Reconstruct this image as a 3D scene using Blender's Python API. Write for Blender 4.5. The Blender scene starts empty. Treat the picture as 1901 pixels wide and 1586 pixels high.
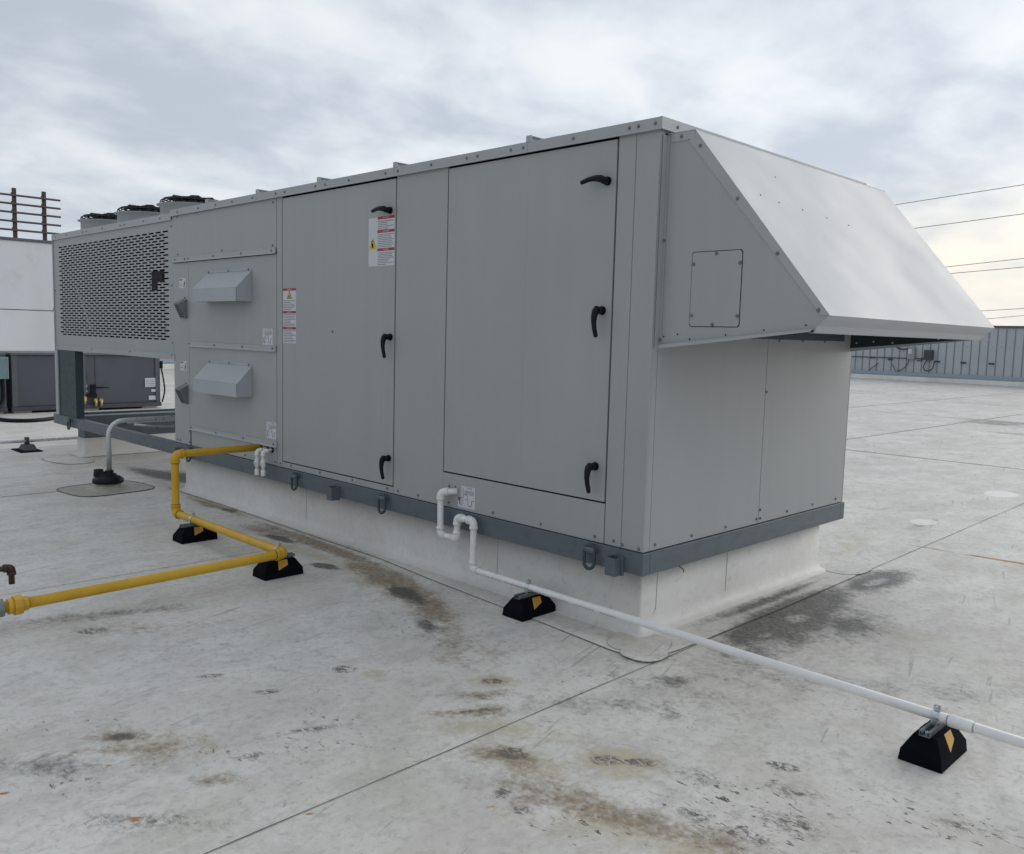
import bpy, bmesh, math, random
from mathutils import Vector, Matrix
random.seed(7)
R = math.radians
scn = bpy.context.scene
col = scn.collection
V = Vector

# ------------------------------------------------------------------ materials
def newmat(name):
    m = bpy.data.materials.new(name); m.use_nodes = True
    nt = m.node_tree; b = nt.nodes['Principled BSDF']
    return m, nt, b
def nd(nt, t, **kw):
    n = nt.nodes.new(t)
    for k, v in kw.items():
        if hasattr(n, k) and k != 'inputs': setattr(n, k, v)
    return n
def noise(nt, vec, scale, detail=4, rough=.55, dist=0.0):
    n = nt.nodes.new('ShaderNodeTexNoise'); n.inputs['Scale'].default_value = scale
    n.inputs['Detail'].default_value = detail; n.inputs['Roughness'].default_value = rough
    n.inputs['Distortion'].default_value = dist
    if vec is not None: nt.links.new(vec, n.inputs['Vector'])
    return n.outputs['Fac']
def mapr(nt, fac, a, b, c=0.0, d=1.0, smooth=False):
    n = nt.nodes.new('ShaderNodeMapRange'); n.clamp = True
    if smooth: n.interpolation_type = 'SMOOTHSTEP'
    nt.links.new(fac, n.inputs[0])
    for i, v in enumerate((a, b, c, d)): n.inputs[i+1].default_value = v
    return n.outputs[0]
def mth(nt, op, a, b=None):
    n = nt.nodes.new('ShaderNodeMath'); n.operation = op
    for i, x in enumerate((a, b)):
        if x is None: continue
        if isinstance(x, (int, float)): n.inputs[i].default_value = x
        else: nt.links.new(x, n.inputs[i])
    return n.outputs[0]
def mixc(nt, fac, a, b, mode='MIX'):
    n = nt.nodes.new('ShaderNodeMix'); n.data_type = 'RGBA'; n.blend_type = mode
    if isinstance(fac, (int, float)): n.inputs[0].default_value = fac
    else: nt.links.new(fac, n.inputs[0])
    for i, x in ((6, a), (7, b)):
        if isinstance(x, tuple): n.inputs[i].default_value = (*x, 1) if len(x) == 3 else x
        else: nt.links.new(x, n.inputs[i])
    return n.outputs[2]
def mapping(nt, vec, scale=(1, 1, 1), rot=(0, 0, 0), loc=(0, 0, 0)):
    n = nt.nodes.new('ShaderNodeMapping')
    n.inputs['Scale'].default_value = scale; n.inputs['Rotation'].default_value = rot; n.inputs['Location'].default_value = loc
    nt.links.new(vec, n.inputs['Vector']); return n.outputs[0]
def bump(nt, b, h, strength=.2, dist=.002):
    n = nt.nodes.new('ShaderNodeBump'); n.inputs['Strength'].default_value = strength
    n.inputs['Distance'].default_value = dist
    nt.links.new(h, n.inputs['Height']); nt.links.new(n.outputs[0], b.inputs['Normal'])

def simple(name, c, rough=.5, metal=0.0, var=.12, scale=8, stretch=(1, 1, 1), dirt=None, bmp=0.0, bscale=40, spec=.5):
    m, nt, b = newmat(name)
    g = nt.nodes.new('ShaderNodeNewGeometry').outputs['Position']
    v = mapping(nt, g, stretch)
    f = noise(nt, v, scale, 5)
    lo = tuple(x*(1-var) for x in c); hi = tuple(min(1, x*(1+var)) for x in c)
    k = mixc(nt, mapr(nt, f, .3, .7), lo, hi)
    if dirt:
        dcol, amt, dsc = dirt
        f2 = noise(nt, g, dsc, 6, .65)
        k = mixc(nt, mapr(nt, f2, .56, .74, 0, amt), k, dcol)
    nt.links.new(k, b.inputs['Base Color'])
    b.inputs['Roughness'].default_value = rough; b.inputs['Metallic'].default_value = metal
    b.inputs['Specular IOR Level'].default_value = spec
    r = mapr(nt, noise(nt, v, scale*2.3, 3), .3, .7, max(0, rough-.08), min(1, rough+.1))
    nt.links.new(r, b.inputs['Roughness'])
    if bmp: bump(nt, b, noise(nt, v, bscale, 3), bmp, .003)
    return m

def paint_mat(name, c, ripple=.35):
    """powder coated sheet metal: faint vertical rain streaks, panel ripple"""
    m, nt, b = newmat(name)
    g = nt.nodes.new('ShaderNodeNewGeometry').outputs['Position']
    st = noise(nt, mapping(nt, g, (1, 1, .05)), 9, 5, .6)
    st2 = noise(nt, mapping(nt, g, (1, 1, .02)), 45, 3, .6)
    bl = noise(nt, g, 1.3, 3)
    k = mixc(nt, mapr(nt, bl, .3, .7), tuple(x*.95 for x in c), tuple(x*1.04 for x in c))
    k = mixc(nt, mapr(nt, st, .40, .74, 0, .38), k, tuple(x*y for x, y in zip(c, (.90, .90, .88))))
    k = mixc(nt, mapr(nt, st2, .64, .80, 0, .18), k, tuple(x*y for x, y in zip(c, (1.16, 1.16, 1.14))))
    dd = noise(nt, mapping(nt, g, (1, 1, .35)), 14, 6, .7)
    k = mixc(nt, mapr(nt, dd, .66, .8, 0, .3), k, tuple(x*y for x, y in zip(c, (.6, .57, .52))))
    sp = noise(nt, g, 160, 2, .5)
    k = mixc(nt, mapr(nt, sp, .72, .8, 0, .35), k, tuple(x*.5 for x in c))
    nt.links.new(k, b.inputs['Base Color'])
    nt.links.new(mapr(nt, bl, .3, .7, .36, .5), b.inputs['Roughness'])
    h = noise(nt, mapping(nt, g, (1, 1, .5)), 2.2, 2)
    h2 = noise(nt, g, 420, 2)
    hh = mth(nt, 'ADD', mth(nt, 'MULTIPLY', h, 5.0), mth(nt, 'MULTIPLY', h2, .04))
    if ripple: bump(nt, b, hh, ripple, .0022)
    return m

def membrane_mat(name, stains=True, base=(.68, .665, .625), streak=1.0):
    m, nt, b = newmat(name)
    g = nt.nodes.new('ShaderNodeNewGeometry').outputs['Position']
    big = noise(nt, g, .55, 5, .6)
    mid = noise(nt, mapping(nt, g, (1, .55, 1), (0, 0, .5)), 3.2, 7, .68, .4)
    fine = noise(nt, g, 26, 8, .72, .5)
    gr2 = noise(nt, mapping(nt, g, (1, .7, 1), (0, 0, .7), (4, 1, 0)), 9.5, 9, .74, .25)
    k = mixc(nt, mapr(nt, big, .32, .68), tuple(x*.90 for x in base), tuple(min(1, x*1.07) for x in base))
    k = mixc(nt, mapr(nt, mid, .44, .70, 0, .62*streak), k, (base[0]*.66, base[1]*.64, base[2]*.64))
    k = mixc(nt, mapr(nt, mid, .42, .28, 0, .5*streak), k, (.74, .75, .74))
    k = mixc(nt, mapr(nt, gr2, .52, .66, 0, .6*streak), k, (base[0]*.60, base[1]*.59, base[2]*.585))
    k = mixc(nt, mapr(nt, gr2, .44, .32, 0, .4*streak), k, (.76, .77, .755))
    k = mixc(nt, mapr(nt, fine, .51, .66, 0, .55*streak), k, (base[0]*.56, base[1]*.55, base[2]*.54))
    k = mixc(nt, mapr(nt, fine, .45, .32, 0, .4*streak), k, (.80, .80, .79))
    # warm / pinkish and greenish algae tints
    k = mixc(nt, mapr(nt, noise(nt, mapping(nt, g, loc=(3, 7, 0)), .9, 5, .6), .50, .70, 0, .45*streak), k, (.44, .40, .37))
    k = mixc(nt, mapr(nt, noise(nt, mapping(nt, g, loc=(13, 2, 0)), 1.4, 6, .65), .54, .74, 0, .5*streak), k, (.46, .465, .36))
    # scuffs: short marks in several directions, only in worn areas
    for rot, sc, off in ((.9, 34, 0), (-.35, 30, 5), (2.1, 40, 9)):
        s = noise(nt, mapping(nt, mapping(nt, g, rot=(0, 0, rot)), (.36, 1, 1), loc=(off, off, 0)), sc, 5, .68, .9)
        gate = noise(nt, mapping(nt, g, loc=(off, 2, 0)), 1.6, 5, .6)
        f = mth(nt, 'MULTIPLY', mapr(nt, s, .63, .69, 0, .7*streak), mapr(nt, gate, .48, .58))
        k = mixc(nt, f, k, (.21, .205, .20))
    # a few long hairline scratches
    s = noise(nt, mapping(nt, mapping(nt, g, rot=(0, 0, 1.3)), (.07, 1, 1), loc=(2, 2, 0)), 22, 3, .5, .3)
    k = mixc(nt, mth(nt, 'MULTIPLY', mapr(nt, s, .65, .67, 0, .42*streak), mapr(nt, noise(nt, mapping(nt, g, loc=(5, 5, 0)), 1.1, 3), .48, .56)), k, (.22, .215, .21))
    sp = noise(nt, g, 95, 3, .6)
    gate = mapr(nt, noise(nt, mapping(nt, g, loc=(1, 9, 4)), 2.2, 4), .42, .62)
    k = mixc(nt, mth(nt, 'MULTIPLY', mapr(nt, sp, .66, .71, 0, .85*streak), gate), k, (.14, .135, .13))
    hfac = fine
    if stains:
        wl_ = noise(nt, g, 6, 8, .7); ws_ = noise(nt, g, 34, 6, .7)
        wv = mth(nt, 'ADD', mth(nt, 'MULTIPLY', mth(nt, 'SUBTRACT', wl_, .5), 1.9), mth(nt, 'MULTIPLY', mth(nt, 'SUBTRACT', ws_, .5), 1.3))
        def field(nm, amp=1.0, soft=.62):
            at = nt.nodes.new('ShaderNodeAttribute'); at.attribute_name = nm
            return mapr(nt, mth(nt, 'ADD', at.outputs['Fac'], mth(nt, 'MULTIPLY', wv, amp)), 0.02, soft, 0, 1, True)
        mott = noise(nt, mapping(nt, g, (.6, 1, 1), rot=(0, 0, .8)), 42, 5, .7, 1.2)
        mott_s = mapr(nt, mott, .42, .56)
        # --- yellow / olive halos
        yel = field('st_yel', .8, .8)
        k = mixc(nt, mth(nt, 'MULTIPLY', yel, .72), k, (.45, .395, .265))
        # --- brown washes
        brn = field('st_brn', .9, .85)
        k = mixc(nt, mth(nt, 'MULTIPLY', brn, mapr(nt, fine, .38, .6, .55, 1.0)), k, (.225, .168, .108))
        # --- soft grey dirt
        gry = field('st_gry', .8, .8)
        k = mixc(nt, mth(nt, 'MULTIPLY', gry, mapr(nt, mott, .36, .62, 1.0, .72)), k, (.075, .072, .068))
        # --- crusty mottled marks
        crs = field('st_crs', 1.0, .8)
        k = mixc(nt, mth(nt, 'MULTIPLY', crs, mott_s), k, (.15, .14, .13))
        # pale dried rings inside the dark patch
        pale = field('st_pal')
        k = mixc(nt, mth(nt, 'MULTIPLY', pale, mapr(nt, mott, .60, .44)), k, (.50, .50, .49))
        flk = field('st_flk', .9, .5)
        fn = noise(nt, mapping(nt, g, (.55, 1.15, 1), (0, 0, .75)), 33, 5, .62, .5)
        k = mixc(nt, mth(nt, 'MULTIPLY', flk, mapr(nt, fn, .60, .64)), k, (.13, .125, .12))
        # --- rust specks
        rst = field('st_rst')
        k = mixc(nt, rst, k, (.36, .19, .06))
        # --- clean white patches
        wht = field('st_wht')
        k = mixc(nt, wht, k, (.80, .80, .78))
    nt.links.new(k, b.inputs['Base Color'])
    nt.links.new(mapr(nt, mid, .3, .7, .42, .66), b.inputs['Roughness'])
    b.inputs['Specular IOR Level'].default_value = .35
    hh = mth(nt, 'ADD', mth(nt, 'MULTIPLY', noise(nt, g, 2.0, 3), 2.5), hfac)
    bump(nt, b, hh, .25, .004)
    return m

# stain fields: smooth scalar attributes on the roof meshes; the material roughens their outlines
def blob(x, y, rx, ry, rot=0.0, inner=.35, amt=1.0): return (x, y, rx, ry, math.cos(rot), math.sin(rot), inner, amt)
STAINS = {
    'st_flk': [blob(1.25, -1.05, .45, .30, .45, .1, 1), blob(1.75, -.62, .45, .20, .45, .1, .9), blob(1.35, -1.28, .22, .14, .4, .2, 1.2), blob(.95, -1.55, .3, .18, .4, .1, .7), blob(-.25, -2.05, .5, .16, .9, .1, .5),
        blob(.6, -1.62, .16, .10, .6, .2, 1.1), blob(-.3, -1.75, .3, .2, .8, .1, .35), blob(-.55, -2.75, .3, .2, .8, .1, .4), blob(1.35, .3, .5, .12, .75, .1, .5), blob(.1, -.55, .4, .12, .8, .1, .5), blob(-1.0, -2.6, .4, .12, .9, .1, .35), blob(-2.6, .9, .1, .1), blob(-1.15, -.75, .4, .15, -.4, .1, .6)],
    'st_yel': [blob(-1.9, -.33, 1.2, .22, -.2, .1, .45), blob(.2, -1.3, .5, .2, .6, .05, .6), blob(1.0, -1.5, .5, .2, .4, .05, .6), blob(-.6, -2.4, .4, .2, .9, .05, .4), blob(.74, -1.10, .23, .15, .8, .3, .95), blob(.82, -1.17, .14, .07, .75, .1, .8), blob(.50, -1.38, .30, .14, .2, .2, .6),
                     blob(-.17, -.93, .16, .10, .8, .3, .8), blob(-.62, -1.30, .10, .09, .8, .2, .55), blob(.02, -1.22, .22, .09, .95, .2, .55),
                     blob(1.30, -1.42, .32, .13, .2, .1, .7), blob(-.16, .0, .17, .06, .3, .5, .55), blob(-3.7, -.62, .5, .12, 0, .1, .4),
                     blob(-.95, -1.80, .2, .1, .6, .1, .25), blob(-4.9, -.02, 1.1, .13, 0, .1, .5), blob(-2.9, -.30, .9, .12, 0, .2, .55),
                     blob(-.30, 3.2, .8, .16, 1.5, .1, .35)],
    'st_brn': [blob(-1.7, -.30, .9, .2, -.22, .1, .9), blob(-.75, -.72, .55, .2, -.5, .05, .55), blob(.42, -1.42, .22, .12, .6, .1, .8), blob(.75, -1.5, .4, .16, .35, .05, .7), blob(.05, -1.2, .28, .08, .95, .1, .8), blob(-.6, -2.45, .4, .12, .95, .05, .6), blob(-3.6, -.16, .5, .14, 0, .1, .9), blob(-3.0, -.09, 1.25, .10, -.03, .3, 1.25), blob(-1.95, -.24, .75, .17, -.14, .2, 1.2), blob(-1.25, -.42, .55, .15, -.45, .2, 1.0), blob(-4.9, -.02, .8, .07, 0, .3, .9), blob(-2.95, -.11, .95, .085, -.03, .1, .9), blob(-1.95, -.26, .62, .15, -.18, .1, .9), blob(-1.15, -.47, .52, .17, -.55, .1, .62),
                     blob(-.60, -.66, .42, .2, -.3, .05, .4), blob(-4.7, -.03, .45, .06, 0, .1, .5),
                     blob(-.75, -2.46, .20, .08, .95, .2, .9), blob(-.17, -2.32, .12, .07, .9, .2, .7), blob(1.02, -1.40, .42, .12, .25, .2, .72),
                     blob(1.32, -1.30, .26, .12, .2, .1, .6), blob(.45, -1.40, .14, .10, .8, .2, .7), blob(-.1, -1.1, .25, .07, .95, .2, .55),
                     blob(.70, -1.58, .14, .08, .8, .2, .6), blob(-2.0, -1.9, .5, .16, 1.1, .1, .35), blob(.62, -.3, .5, .3, .8, .1, .22),
                     blob(-6.7, .35, .5, .2, .3, .2, .8), blob(-12.5, 1.5, .5, .3, .3, .2, .5)],
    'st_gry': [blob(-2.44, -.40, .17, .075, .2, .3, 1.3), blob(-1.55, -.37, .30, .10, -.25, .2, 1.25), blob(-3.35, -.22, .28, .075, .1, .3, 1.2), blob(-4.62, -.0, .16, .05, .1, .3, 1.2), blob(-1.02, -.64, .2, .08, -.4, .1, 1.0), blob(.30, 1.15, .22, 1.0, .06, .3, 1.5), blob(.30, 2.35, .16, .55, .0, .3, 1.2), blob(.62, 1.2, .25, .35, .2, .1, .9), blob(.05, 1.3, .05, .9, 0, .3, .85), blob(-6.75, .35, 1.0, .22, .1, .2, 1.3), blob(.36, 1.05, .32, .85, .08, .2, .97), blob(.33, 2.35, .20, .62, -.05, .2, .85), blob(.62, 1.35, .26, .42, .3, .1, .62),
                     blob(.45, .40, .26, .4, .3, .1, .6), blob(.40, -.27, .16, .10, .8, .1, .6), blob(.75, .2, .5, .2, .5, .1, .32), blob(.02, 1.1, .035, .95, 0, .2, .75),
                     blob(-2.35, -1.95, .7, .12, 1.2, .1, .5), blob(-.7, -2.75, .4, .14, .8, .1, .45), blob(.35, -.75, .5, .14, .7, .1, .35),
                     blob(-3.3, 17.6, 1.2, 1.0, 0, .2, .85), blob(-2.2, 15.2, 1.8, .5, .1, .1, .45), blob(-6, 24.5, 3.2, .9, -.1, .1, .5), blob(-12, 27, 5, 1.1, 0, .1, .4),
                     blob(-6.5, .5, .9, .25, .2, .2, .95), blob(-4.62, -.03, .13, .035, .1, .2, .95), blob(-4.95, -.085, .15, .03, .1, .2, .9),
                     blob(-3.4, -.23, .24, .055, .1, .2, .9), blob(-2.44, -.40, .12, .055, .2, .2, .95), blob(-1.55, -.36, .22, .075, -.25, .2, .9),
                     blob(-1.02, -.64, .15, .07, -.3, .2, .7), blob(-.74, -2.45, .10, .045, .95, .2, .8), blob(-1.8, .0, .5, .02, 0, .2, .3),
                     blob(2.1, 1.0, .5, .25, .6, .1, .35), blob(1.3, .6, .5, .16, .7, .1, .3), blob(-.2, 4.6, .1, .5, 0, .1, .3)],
    'st_crs': [blob(.70, -1.14, .085, .055, .75, .6), blob(.80, -1.05, .09, .045, .75, .6), blob(-.17, -.93, .085, .045, .8, .5), blob(.41, -1.38, .09, .065, .7, .5),
                     blob(-.755, -1.375, .075, .055, .8, .6), blob(-2.1, -2.09, .10, .065, .9, .5), blob(-1.10, -1.90, .07, .03, 1.1, .4), blob(-.76, -1.79, .085, .035, 1.0, .4),
                     blob(1.20, -.66, .085, .05, .5, .5), blob(.60, -1.62, .05, .06, .5, .5), blob(.735, -1.64, .05, .04, .7, .5), blob(.03, -1.2, .14, .03, 1.0, .3),
                     blob(-.24, -2.14, .13, .05, 1.0, .2, .7), blob(1.15, -1.22, .10, .06, .3, .2, .8), blob(1.36, -1.20, .11, .05, .3, .3), blob(1.40, -1.02, .2, .09, .3, .1, .7),
                     blob(1.0, -.98, .16, .08, .4, .1, .6), blob(1.32, -.82, .16, .07, .4, .1, .7), blob(1.82, -.58, .16, .06, .5, .1, .7), blob(.68, -.02, .06, .05, 0, .2, .4),
                     blob(-.07, -2.62, .35, .1, .8, .1, .4), blob(-.3, -1.86, .16, .04, 1.1, .1, .8), blob(.35, .9, .09, .14, 0, .3, .0)],
    'st_pal': [blob(.34, 1.12, .07, .13, 0, .3, .8), blob(.37, .68, .04, .08, 0, .3, .7), blob(.58, 1.05, .05, .1, 0, .3, .7), blob(.32, 2.30, .06, .22, 0, .3, .7)],
    'st_rst': [blob(x, y, r, r*.5, .9, .3, .95) for x, y, r in ((-.53, -2.57, .035), (-.48, -2.52, .03), (-.07, -2.035, .032), (-.11, -2.65, .045), (-.58, -2.92, .035),
                     (-.24, -2.70, .025), (.26, -2.2, .018), (.15, -1.47, .03), (.64, -1.72, .03), (-.74, -2.75, .02))] +
                    [blob(.78, 3.735, .42, .035, .1, .5, 1.4), blob(.2, 3.69, .3, .03, .05, .3, .7)],
    'st_wht': [blob(-.3, 9.5, .3, .4, 0, .8, .5)],
}
def stain_at(nm, x, y):
    best = -1.0
    for bx, by, rx, ry, c, s_, inner, amt in STAINS[nm]:
        dx, dy = x-bx, y-by
        R_m = max(rx, ry)*2.2
        if abs(dx) > R_m or abs(dy) > R_m: continue
        u, v = (dx*c+dy*s_)/rx, (-dx*s_+dy*c)/ry
        d = math.sqrt(u*u+v*v)
        F = min(1.0, (1-d)/(1-inner))
        F = F*amt if F > 0 else F
        if F > best: best = F
    return best
def add_stains(o):
    me = o.data
    for nm in STAINS:
        at = me.attributes.new(nm, 'FLOAT', 'POINT')
        at.data.foreach_set('value', [stain_at(nm, v.co.x, v.co.y) for v in me.vertices])

M = {}
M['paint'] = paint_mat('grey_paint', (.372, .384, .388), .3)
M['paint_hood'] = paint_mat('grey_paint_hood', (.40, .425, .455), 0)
M['paint_trim'] = paint_mat('grey_paint_trim', (.395, .41, .42), .1)
M['core'] = simple('door_gap_rubber', (.006, .008, .014), .9, spec=.1)
M['rail'] = simple('rail_paint', (.105, .130, .148), .42, var=.1, scale=6, stretch=(1, 1, 4), dirt=((.05, .055, .06), .5, 9))
M['post'] = simple('post_paint', (.036, .056, .066), .5)
M['black'] = simple('black_plastic', (.004, .006, .010), .5, spec=.25)
M['rubber'] = simple('black_recycled_rubber', (.0025, .0035, .007), .9, bmp=.4, bscale=120, spec=.12)
M['galv'] = simple('galvanised_steel', (.56, .59, .60), .32, .45, var=.05, scale=12)
M['strut'] = simple('strut_steel', (.17, .19, .20), .42, .4, var=.1, scale=20)
M['zinc'] = simple('zinc_clamp', (.55, .62, .64), .3, .8, var=.2, scale=40)
M['screw'] = simple('screw_head', (.185, .195, .205), .45, .1)
M['pvc'] = simple('white_pvc', (.80, .80, .785), .32, var=.04, dirt=((.5, .5, .48), .35, 7))
M['yellow'] = simple('yellow_gas_paint', (.63, .37, .018), .38, var=.10, scale=5, dirt=((.36, .22, .02), .5, 8))
M['joint'] = simple('joint_sealant', (.20, .09, .02), .6)
M['pvcjoint'] = simple('pvc_joint_line', (.40, .40, .40), .6)
M['amber'] = simple('amber_sticker', (.58, .30, .035), .35, var=.06)
M['white'] = simple('sticker_white', (.60, .61, .64), .4, var=.03)
M['ink'] = simple('sticker_ink', (.17, .18, .20), .5)
M['inkb'] = simple('sticker_black', (.008, .009, .012), .6, spec=.2)
M['red'] = simple('sticker_red', (.36, .018, .045), .4, var=.05)
M['sgnY'] = simple('sign_yellow', (.62, .48, .03), .4, var=.05)
M['membrane'] = membrane_mat('roof_membrane')
M['skirt'] = membrane_mat('skirt_membrane', True, (.72, .705, .665), .75)
M['curbwhite'] = membrane_mat('curb_membrane', False, (.80, .785, .75), .32)
M['seam'] = simple('seam_dirt', (.13, .13, .125), .8, var=.4, scale=12)
M['wallw'] = simple('penthouse_cladding', (.66, .69, .71), .55, var=.06, scale=.8, stretch=(1, 1, .3), dirt=((.40, .42, .43), .4, .9))
M['capd'] = simple('dark_cap_metal', (.11, .12, .13), .5)
M['brown'] = simple('brown_primer_steel', (.055, .042, .038), .6, dirt=((.03, .02, .018), .5, 8))
M['cond'] = simple('dark_condenser_paint', (.078, .084, .102), .5, var=.08, scale=2)
M['condl'] = simple('condenser_post_paint', (.10, .11, .12), .5)
M['teal'] = simple('disconnect_box_paint', (.16, .24, .25), .45)
M['brass'] = simple('brass_valve', (.50, .38, .17), .35, .7)
M['wallm'] = simple('metal_wall_panel', (.46, .485, .52), .42, var=.06, scale=1.2, stretch=(1, 1, .2), dirt=((.38, .41, .45), .5, .5))
M['walll'] = simple('wall_ledge_metal', (.33, .40, .46), .4, var=.08, scale=2, stretch=(.2, 1, 6))
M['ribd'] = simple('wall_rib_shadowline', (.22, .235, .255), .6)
M['eboxd'] = simple('dark_electrical_box', (.055, .06, .07), .5)
M['eboxg'] = simple('grey_electrical_box', (.30, .32, .33), .45)
M['hoodshade'] = simple('hood_inner_shade', (.02, .035, .042), .7)  # dark tone painted in for the back-lit shade inside the hood
M['wire'] = simple('power_cable', (.22, .21, .21), .6)
M['redk'] = simple('red_switch_knob', (.35, .02, .03), .4)
M['padb'] = membrane_mat('flashing_membrane', False, (.40, .39, .34), .8)
M['dirtg'] = simple('far_ground', (.12, .13, .10), .9, var=.3, scale=.05)
M['fanbl'] = simple('fan_guard_black', (.006, .010, .013), .45, spec=.3)
M['blkiron'] = simple('black_iron_pipe', (.045, .022, .018), .45)
M['valve'] = simple('grey_valve_cast', (.20, .21, .22), .5, .3)
M['dark_in'] = simple('coil_fins', (.003, .004, .006), .9, var=.4, scale=60, spec=.1)
M['louv'] = simple('vent_grille_dark', (.03, .04, .05), .6)
M['ventm'] = simple('vent_cast_metal', (.20, .22, .235), .45, .3)
M['thrulight'] = simple('through_light_pale', (.75, .77, .78), .3, .2)  # pale colour standing in for light that shows through slots and holes

# ------------------------------------------------------------------ mesh builder
class MB:
    def __init__(s): s.bm = bmesh.new(); s.smooth = False; s.mats = []
    def mi(s, mat):
        if mat is None: return 0
        if mat not in s.mats: s.mats.append(mat)
        return s.mats.index(mat)
    def poly(s, pts, mat=None):
        f = s.bm.faces.new([s.bm.verts.new(p) for p in pts]); f.material_index = s.mi(mat); return f
    def box(s, x0, x1, y0, y1, z0, z1, mat=None):
        if x0 > x1: x0, x1 = x1, x0
        if y0 > y1: y0, y1 = y1, y0
        if z0 > z1: z0, z1 = z1, z0
        v = [s.bm.verts.new(p) for p in ((x0, y0, z0), (x1, y0, z0), (x1, y1, z0), (x0, y1, z0), (x0, y0, z1), (x1, y0, z1), (x1, y1, z1), (x0, y1, z1))]
        for q in ((0, 3, 2, 1), (4, 5, 6, 7), (0, 1, 5, 4), (1, 2, 6, 5), (2, 3, 7, 6), (3, 0, 4, 7)):
            f = s.bm.faces.new([v[i] for i in q]); f.material_index = s.mi(mat)
        return s
    def hexa(s, lo, hi, mat=None):
        """two quads joined: lo and hi each 4 pts, same winding (ccw seen from hi side)"""
        a = [s.bm.verts.new(p) for p in lo]; b = [s.bm.verts.new(p) for p in hi]
        F = [s.bm.faces.new(a[::-1]), s.bm.faces.new(b)]
        n = len(a)
        for i in range(n): F.append(s.bm.faces.new([a[i], a[(i+1) % n], b[(i+1) % n], b[i]]))
        for f in F: f.material_index = s.mi(mat)
        return s
    def prism(s, pts, d, mat=None):
        d = V(d); s.hexa([V(p) for p in pts], [V(p)+d for p in pts], mat); return s
    def tube(s, pts, r, n=14, caps=True, closed=False, mat=None):
        pts = [V(p) for p in pts]; N = len(pts)
        rr = r if isinstance(r, (list, tuple)) else [r]*N
        rings = []; up = None
        for i in range(N):
            if closed: t = (pts[(i+1) % N]-pts[i-1]).normalized()
            else: t = ((pts[min(i+1, N-1)]-pts[i]).normalized()+(pts[i]-pts[max(i-1, 0)]).normalized()).normalized()
            if up is None:
                a = V((0, 0, 1)) if abs(t.z) < .9 else V((1, 0, 0)); up = (a-t*a.dot(t)).normalized()
            else: up = (up-t*up.dot(t)).normalized()
            sd = t.cross(up)
            rings.append([s.bm.verts.new(pts[i]+(up*math.cos(2*math.pi*k/n)+sd*math.sin(2*math.pi*k/n))*rr[i]) for k in range(n)])
        m = s.mi(mat)
        for i in range(N if closed else N-1):
            A, B = rings[i], rings[(i+1) % N]
            for k in range(n):
                f = s.bm.faces.new([A[k], A[(k+1) % n], B[(k+1) % n], B[k]]); f.smooth = n > 6; f.material_index = m
        if caps and not closed:
            f = s.bm.faces.new(rings[0][::-1]); f.material_index = m
            f = s.bm.faces.new(rings[-1]); f.material_index = m
        return s
    def lathe(s, prof, c, n=32, mat=None):
        c = V(c); rings = []
        for r, z in prof: rings.append([s.bm.verts.new(c+V((r*math.cos(2*math.pi*k/n), r*math.sin(2*math.pi*k/n), z))) for k in range(n)])
        m = s.mi(mat)
        for A, B in zip(rings, rings[1:]):
            for k in range(n):
                f = s.bm.faces.new([A[k], A[(k+1) % n], B[(k+1) % n], B[k]]); f.smooth = True; f.material_index = m
        return s

def smooth(pts, k=5):
    P = [V(p) for p in pts]; P = [2*P[0]-P[1]]+P+[2*P[-1]-P[-2]]; out = []
    for i in range(1, len(P)-2):
        a, b, c, d = P[i-1:i+3]
        for j in range(k):
            t = j/k; out.append(.5*((2*b)+(c-a)*t+(2*a-5*b+4*c-d)*t*t+(3*b-a-3*c+d)*t**3))
    out.append(P[-2]); return out
WM = {}
def wof(o): return WM.get(o.name, Matrix.Identity(4))
def link(o, parent=None, loc=(0, 0, 0), rot=(0, 0, 0)):
    col.objects.link(o)
    o.location = loc; o.rotation_euler = rot
    w = Matrix.LocRotScale(V(loc), o.rotation_euler, V((1, 1, 1)))
    if parent:
        o.parent = parent; o.matrix_parent_inverse = wof(parent).inverted()
    WM[o.name] = w
    return o
def tag(o, label, cat, group=None, kind=None):
    if label: o['label'] = label
    if cat: o['category'] = cat
    if group: o['group'] = group
    if kind: o['kind'] = kind
    return o
def build(mb, name, mat, parent=None, loc=(0, 0, 0), rot=(0, 0, 0), bevel=0.0, recalc=True, label=None):
    if recalc: bmesh.ops.recalc_face_normals(mb.bm, faces=mb.bm.faces)
    me = bpy.data.meshes.new(name); mb.bm.to_mesh(me); mb.bm.free()
    for m in (mb.mats or [mat]): me.materials.append(m)
    o = bpy.data.objects.new(name, me)
    link(o, parent, loc, rot)
    if bevel:
        b = o.modifiers.new('bevel', 'BEVEL'); b.width = bevel; b.segments = 2; b.limit_method = 'ANGLE'; b.angle_limit = R(40)
    if label: o['label'] = label
    return o
def empty(name, loc, label, cat, group=None, rotz=0.0):
    o = bpy.data.objects.new(name, None); o.empty_display_size = .1
    link(o, None, loc, (0, 0, rotz)); return tag(o, label, cat, group)
def box(name, mat, parent, x0, x1, y0, y1, z0, z1, bevel=.0015, **k):
    return build(MB().box(x0, x1, y0, y1, z0, z1), name, mat, parent, bevel=bevel, **k)
def copy_tree(o, loc=None, rot=None, parent=None):
    c = o.copy(); col.objects.link(c)
    if parent: c.parent = parent
    if loc is not None: c.location = loc
    if rot is not None: c.rotation_euler = rot
    for ch in list(o.children): copy_tree(ch, parent=c)
    return c
def arc(c, a, b, n=7):
    """quarter bend: c corner, a,b points at equal distance on both legs"""
    c, a, b = V(c), V(a), V(b); o = a+b-c; out = []
    for i in range(n):
        t = math.pi/2*i/(n-1); out.append(o+(a-o)*math.cos(t)+(b-o)*math.sin(t))
    return out
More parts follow.
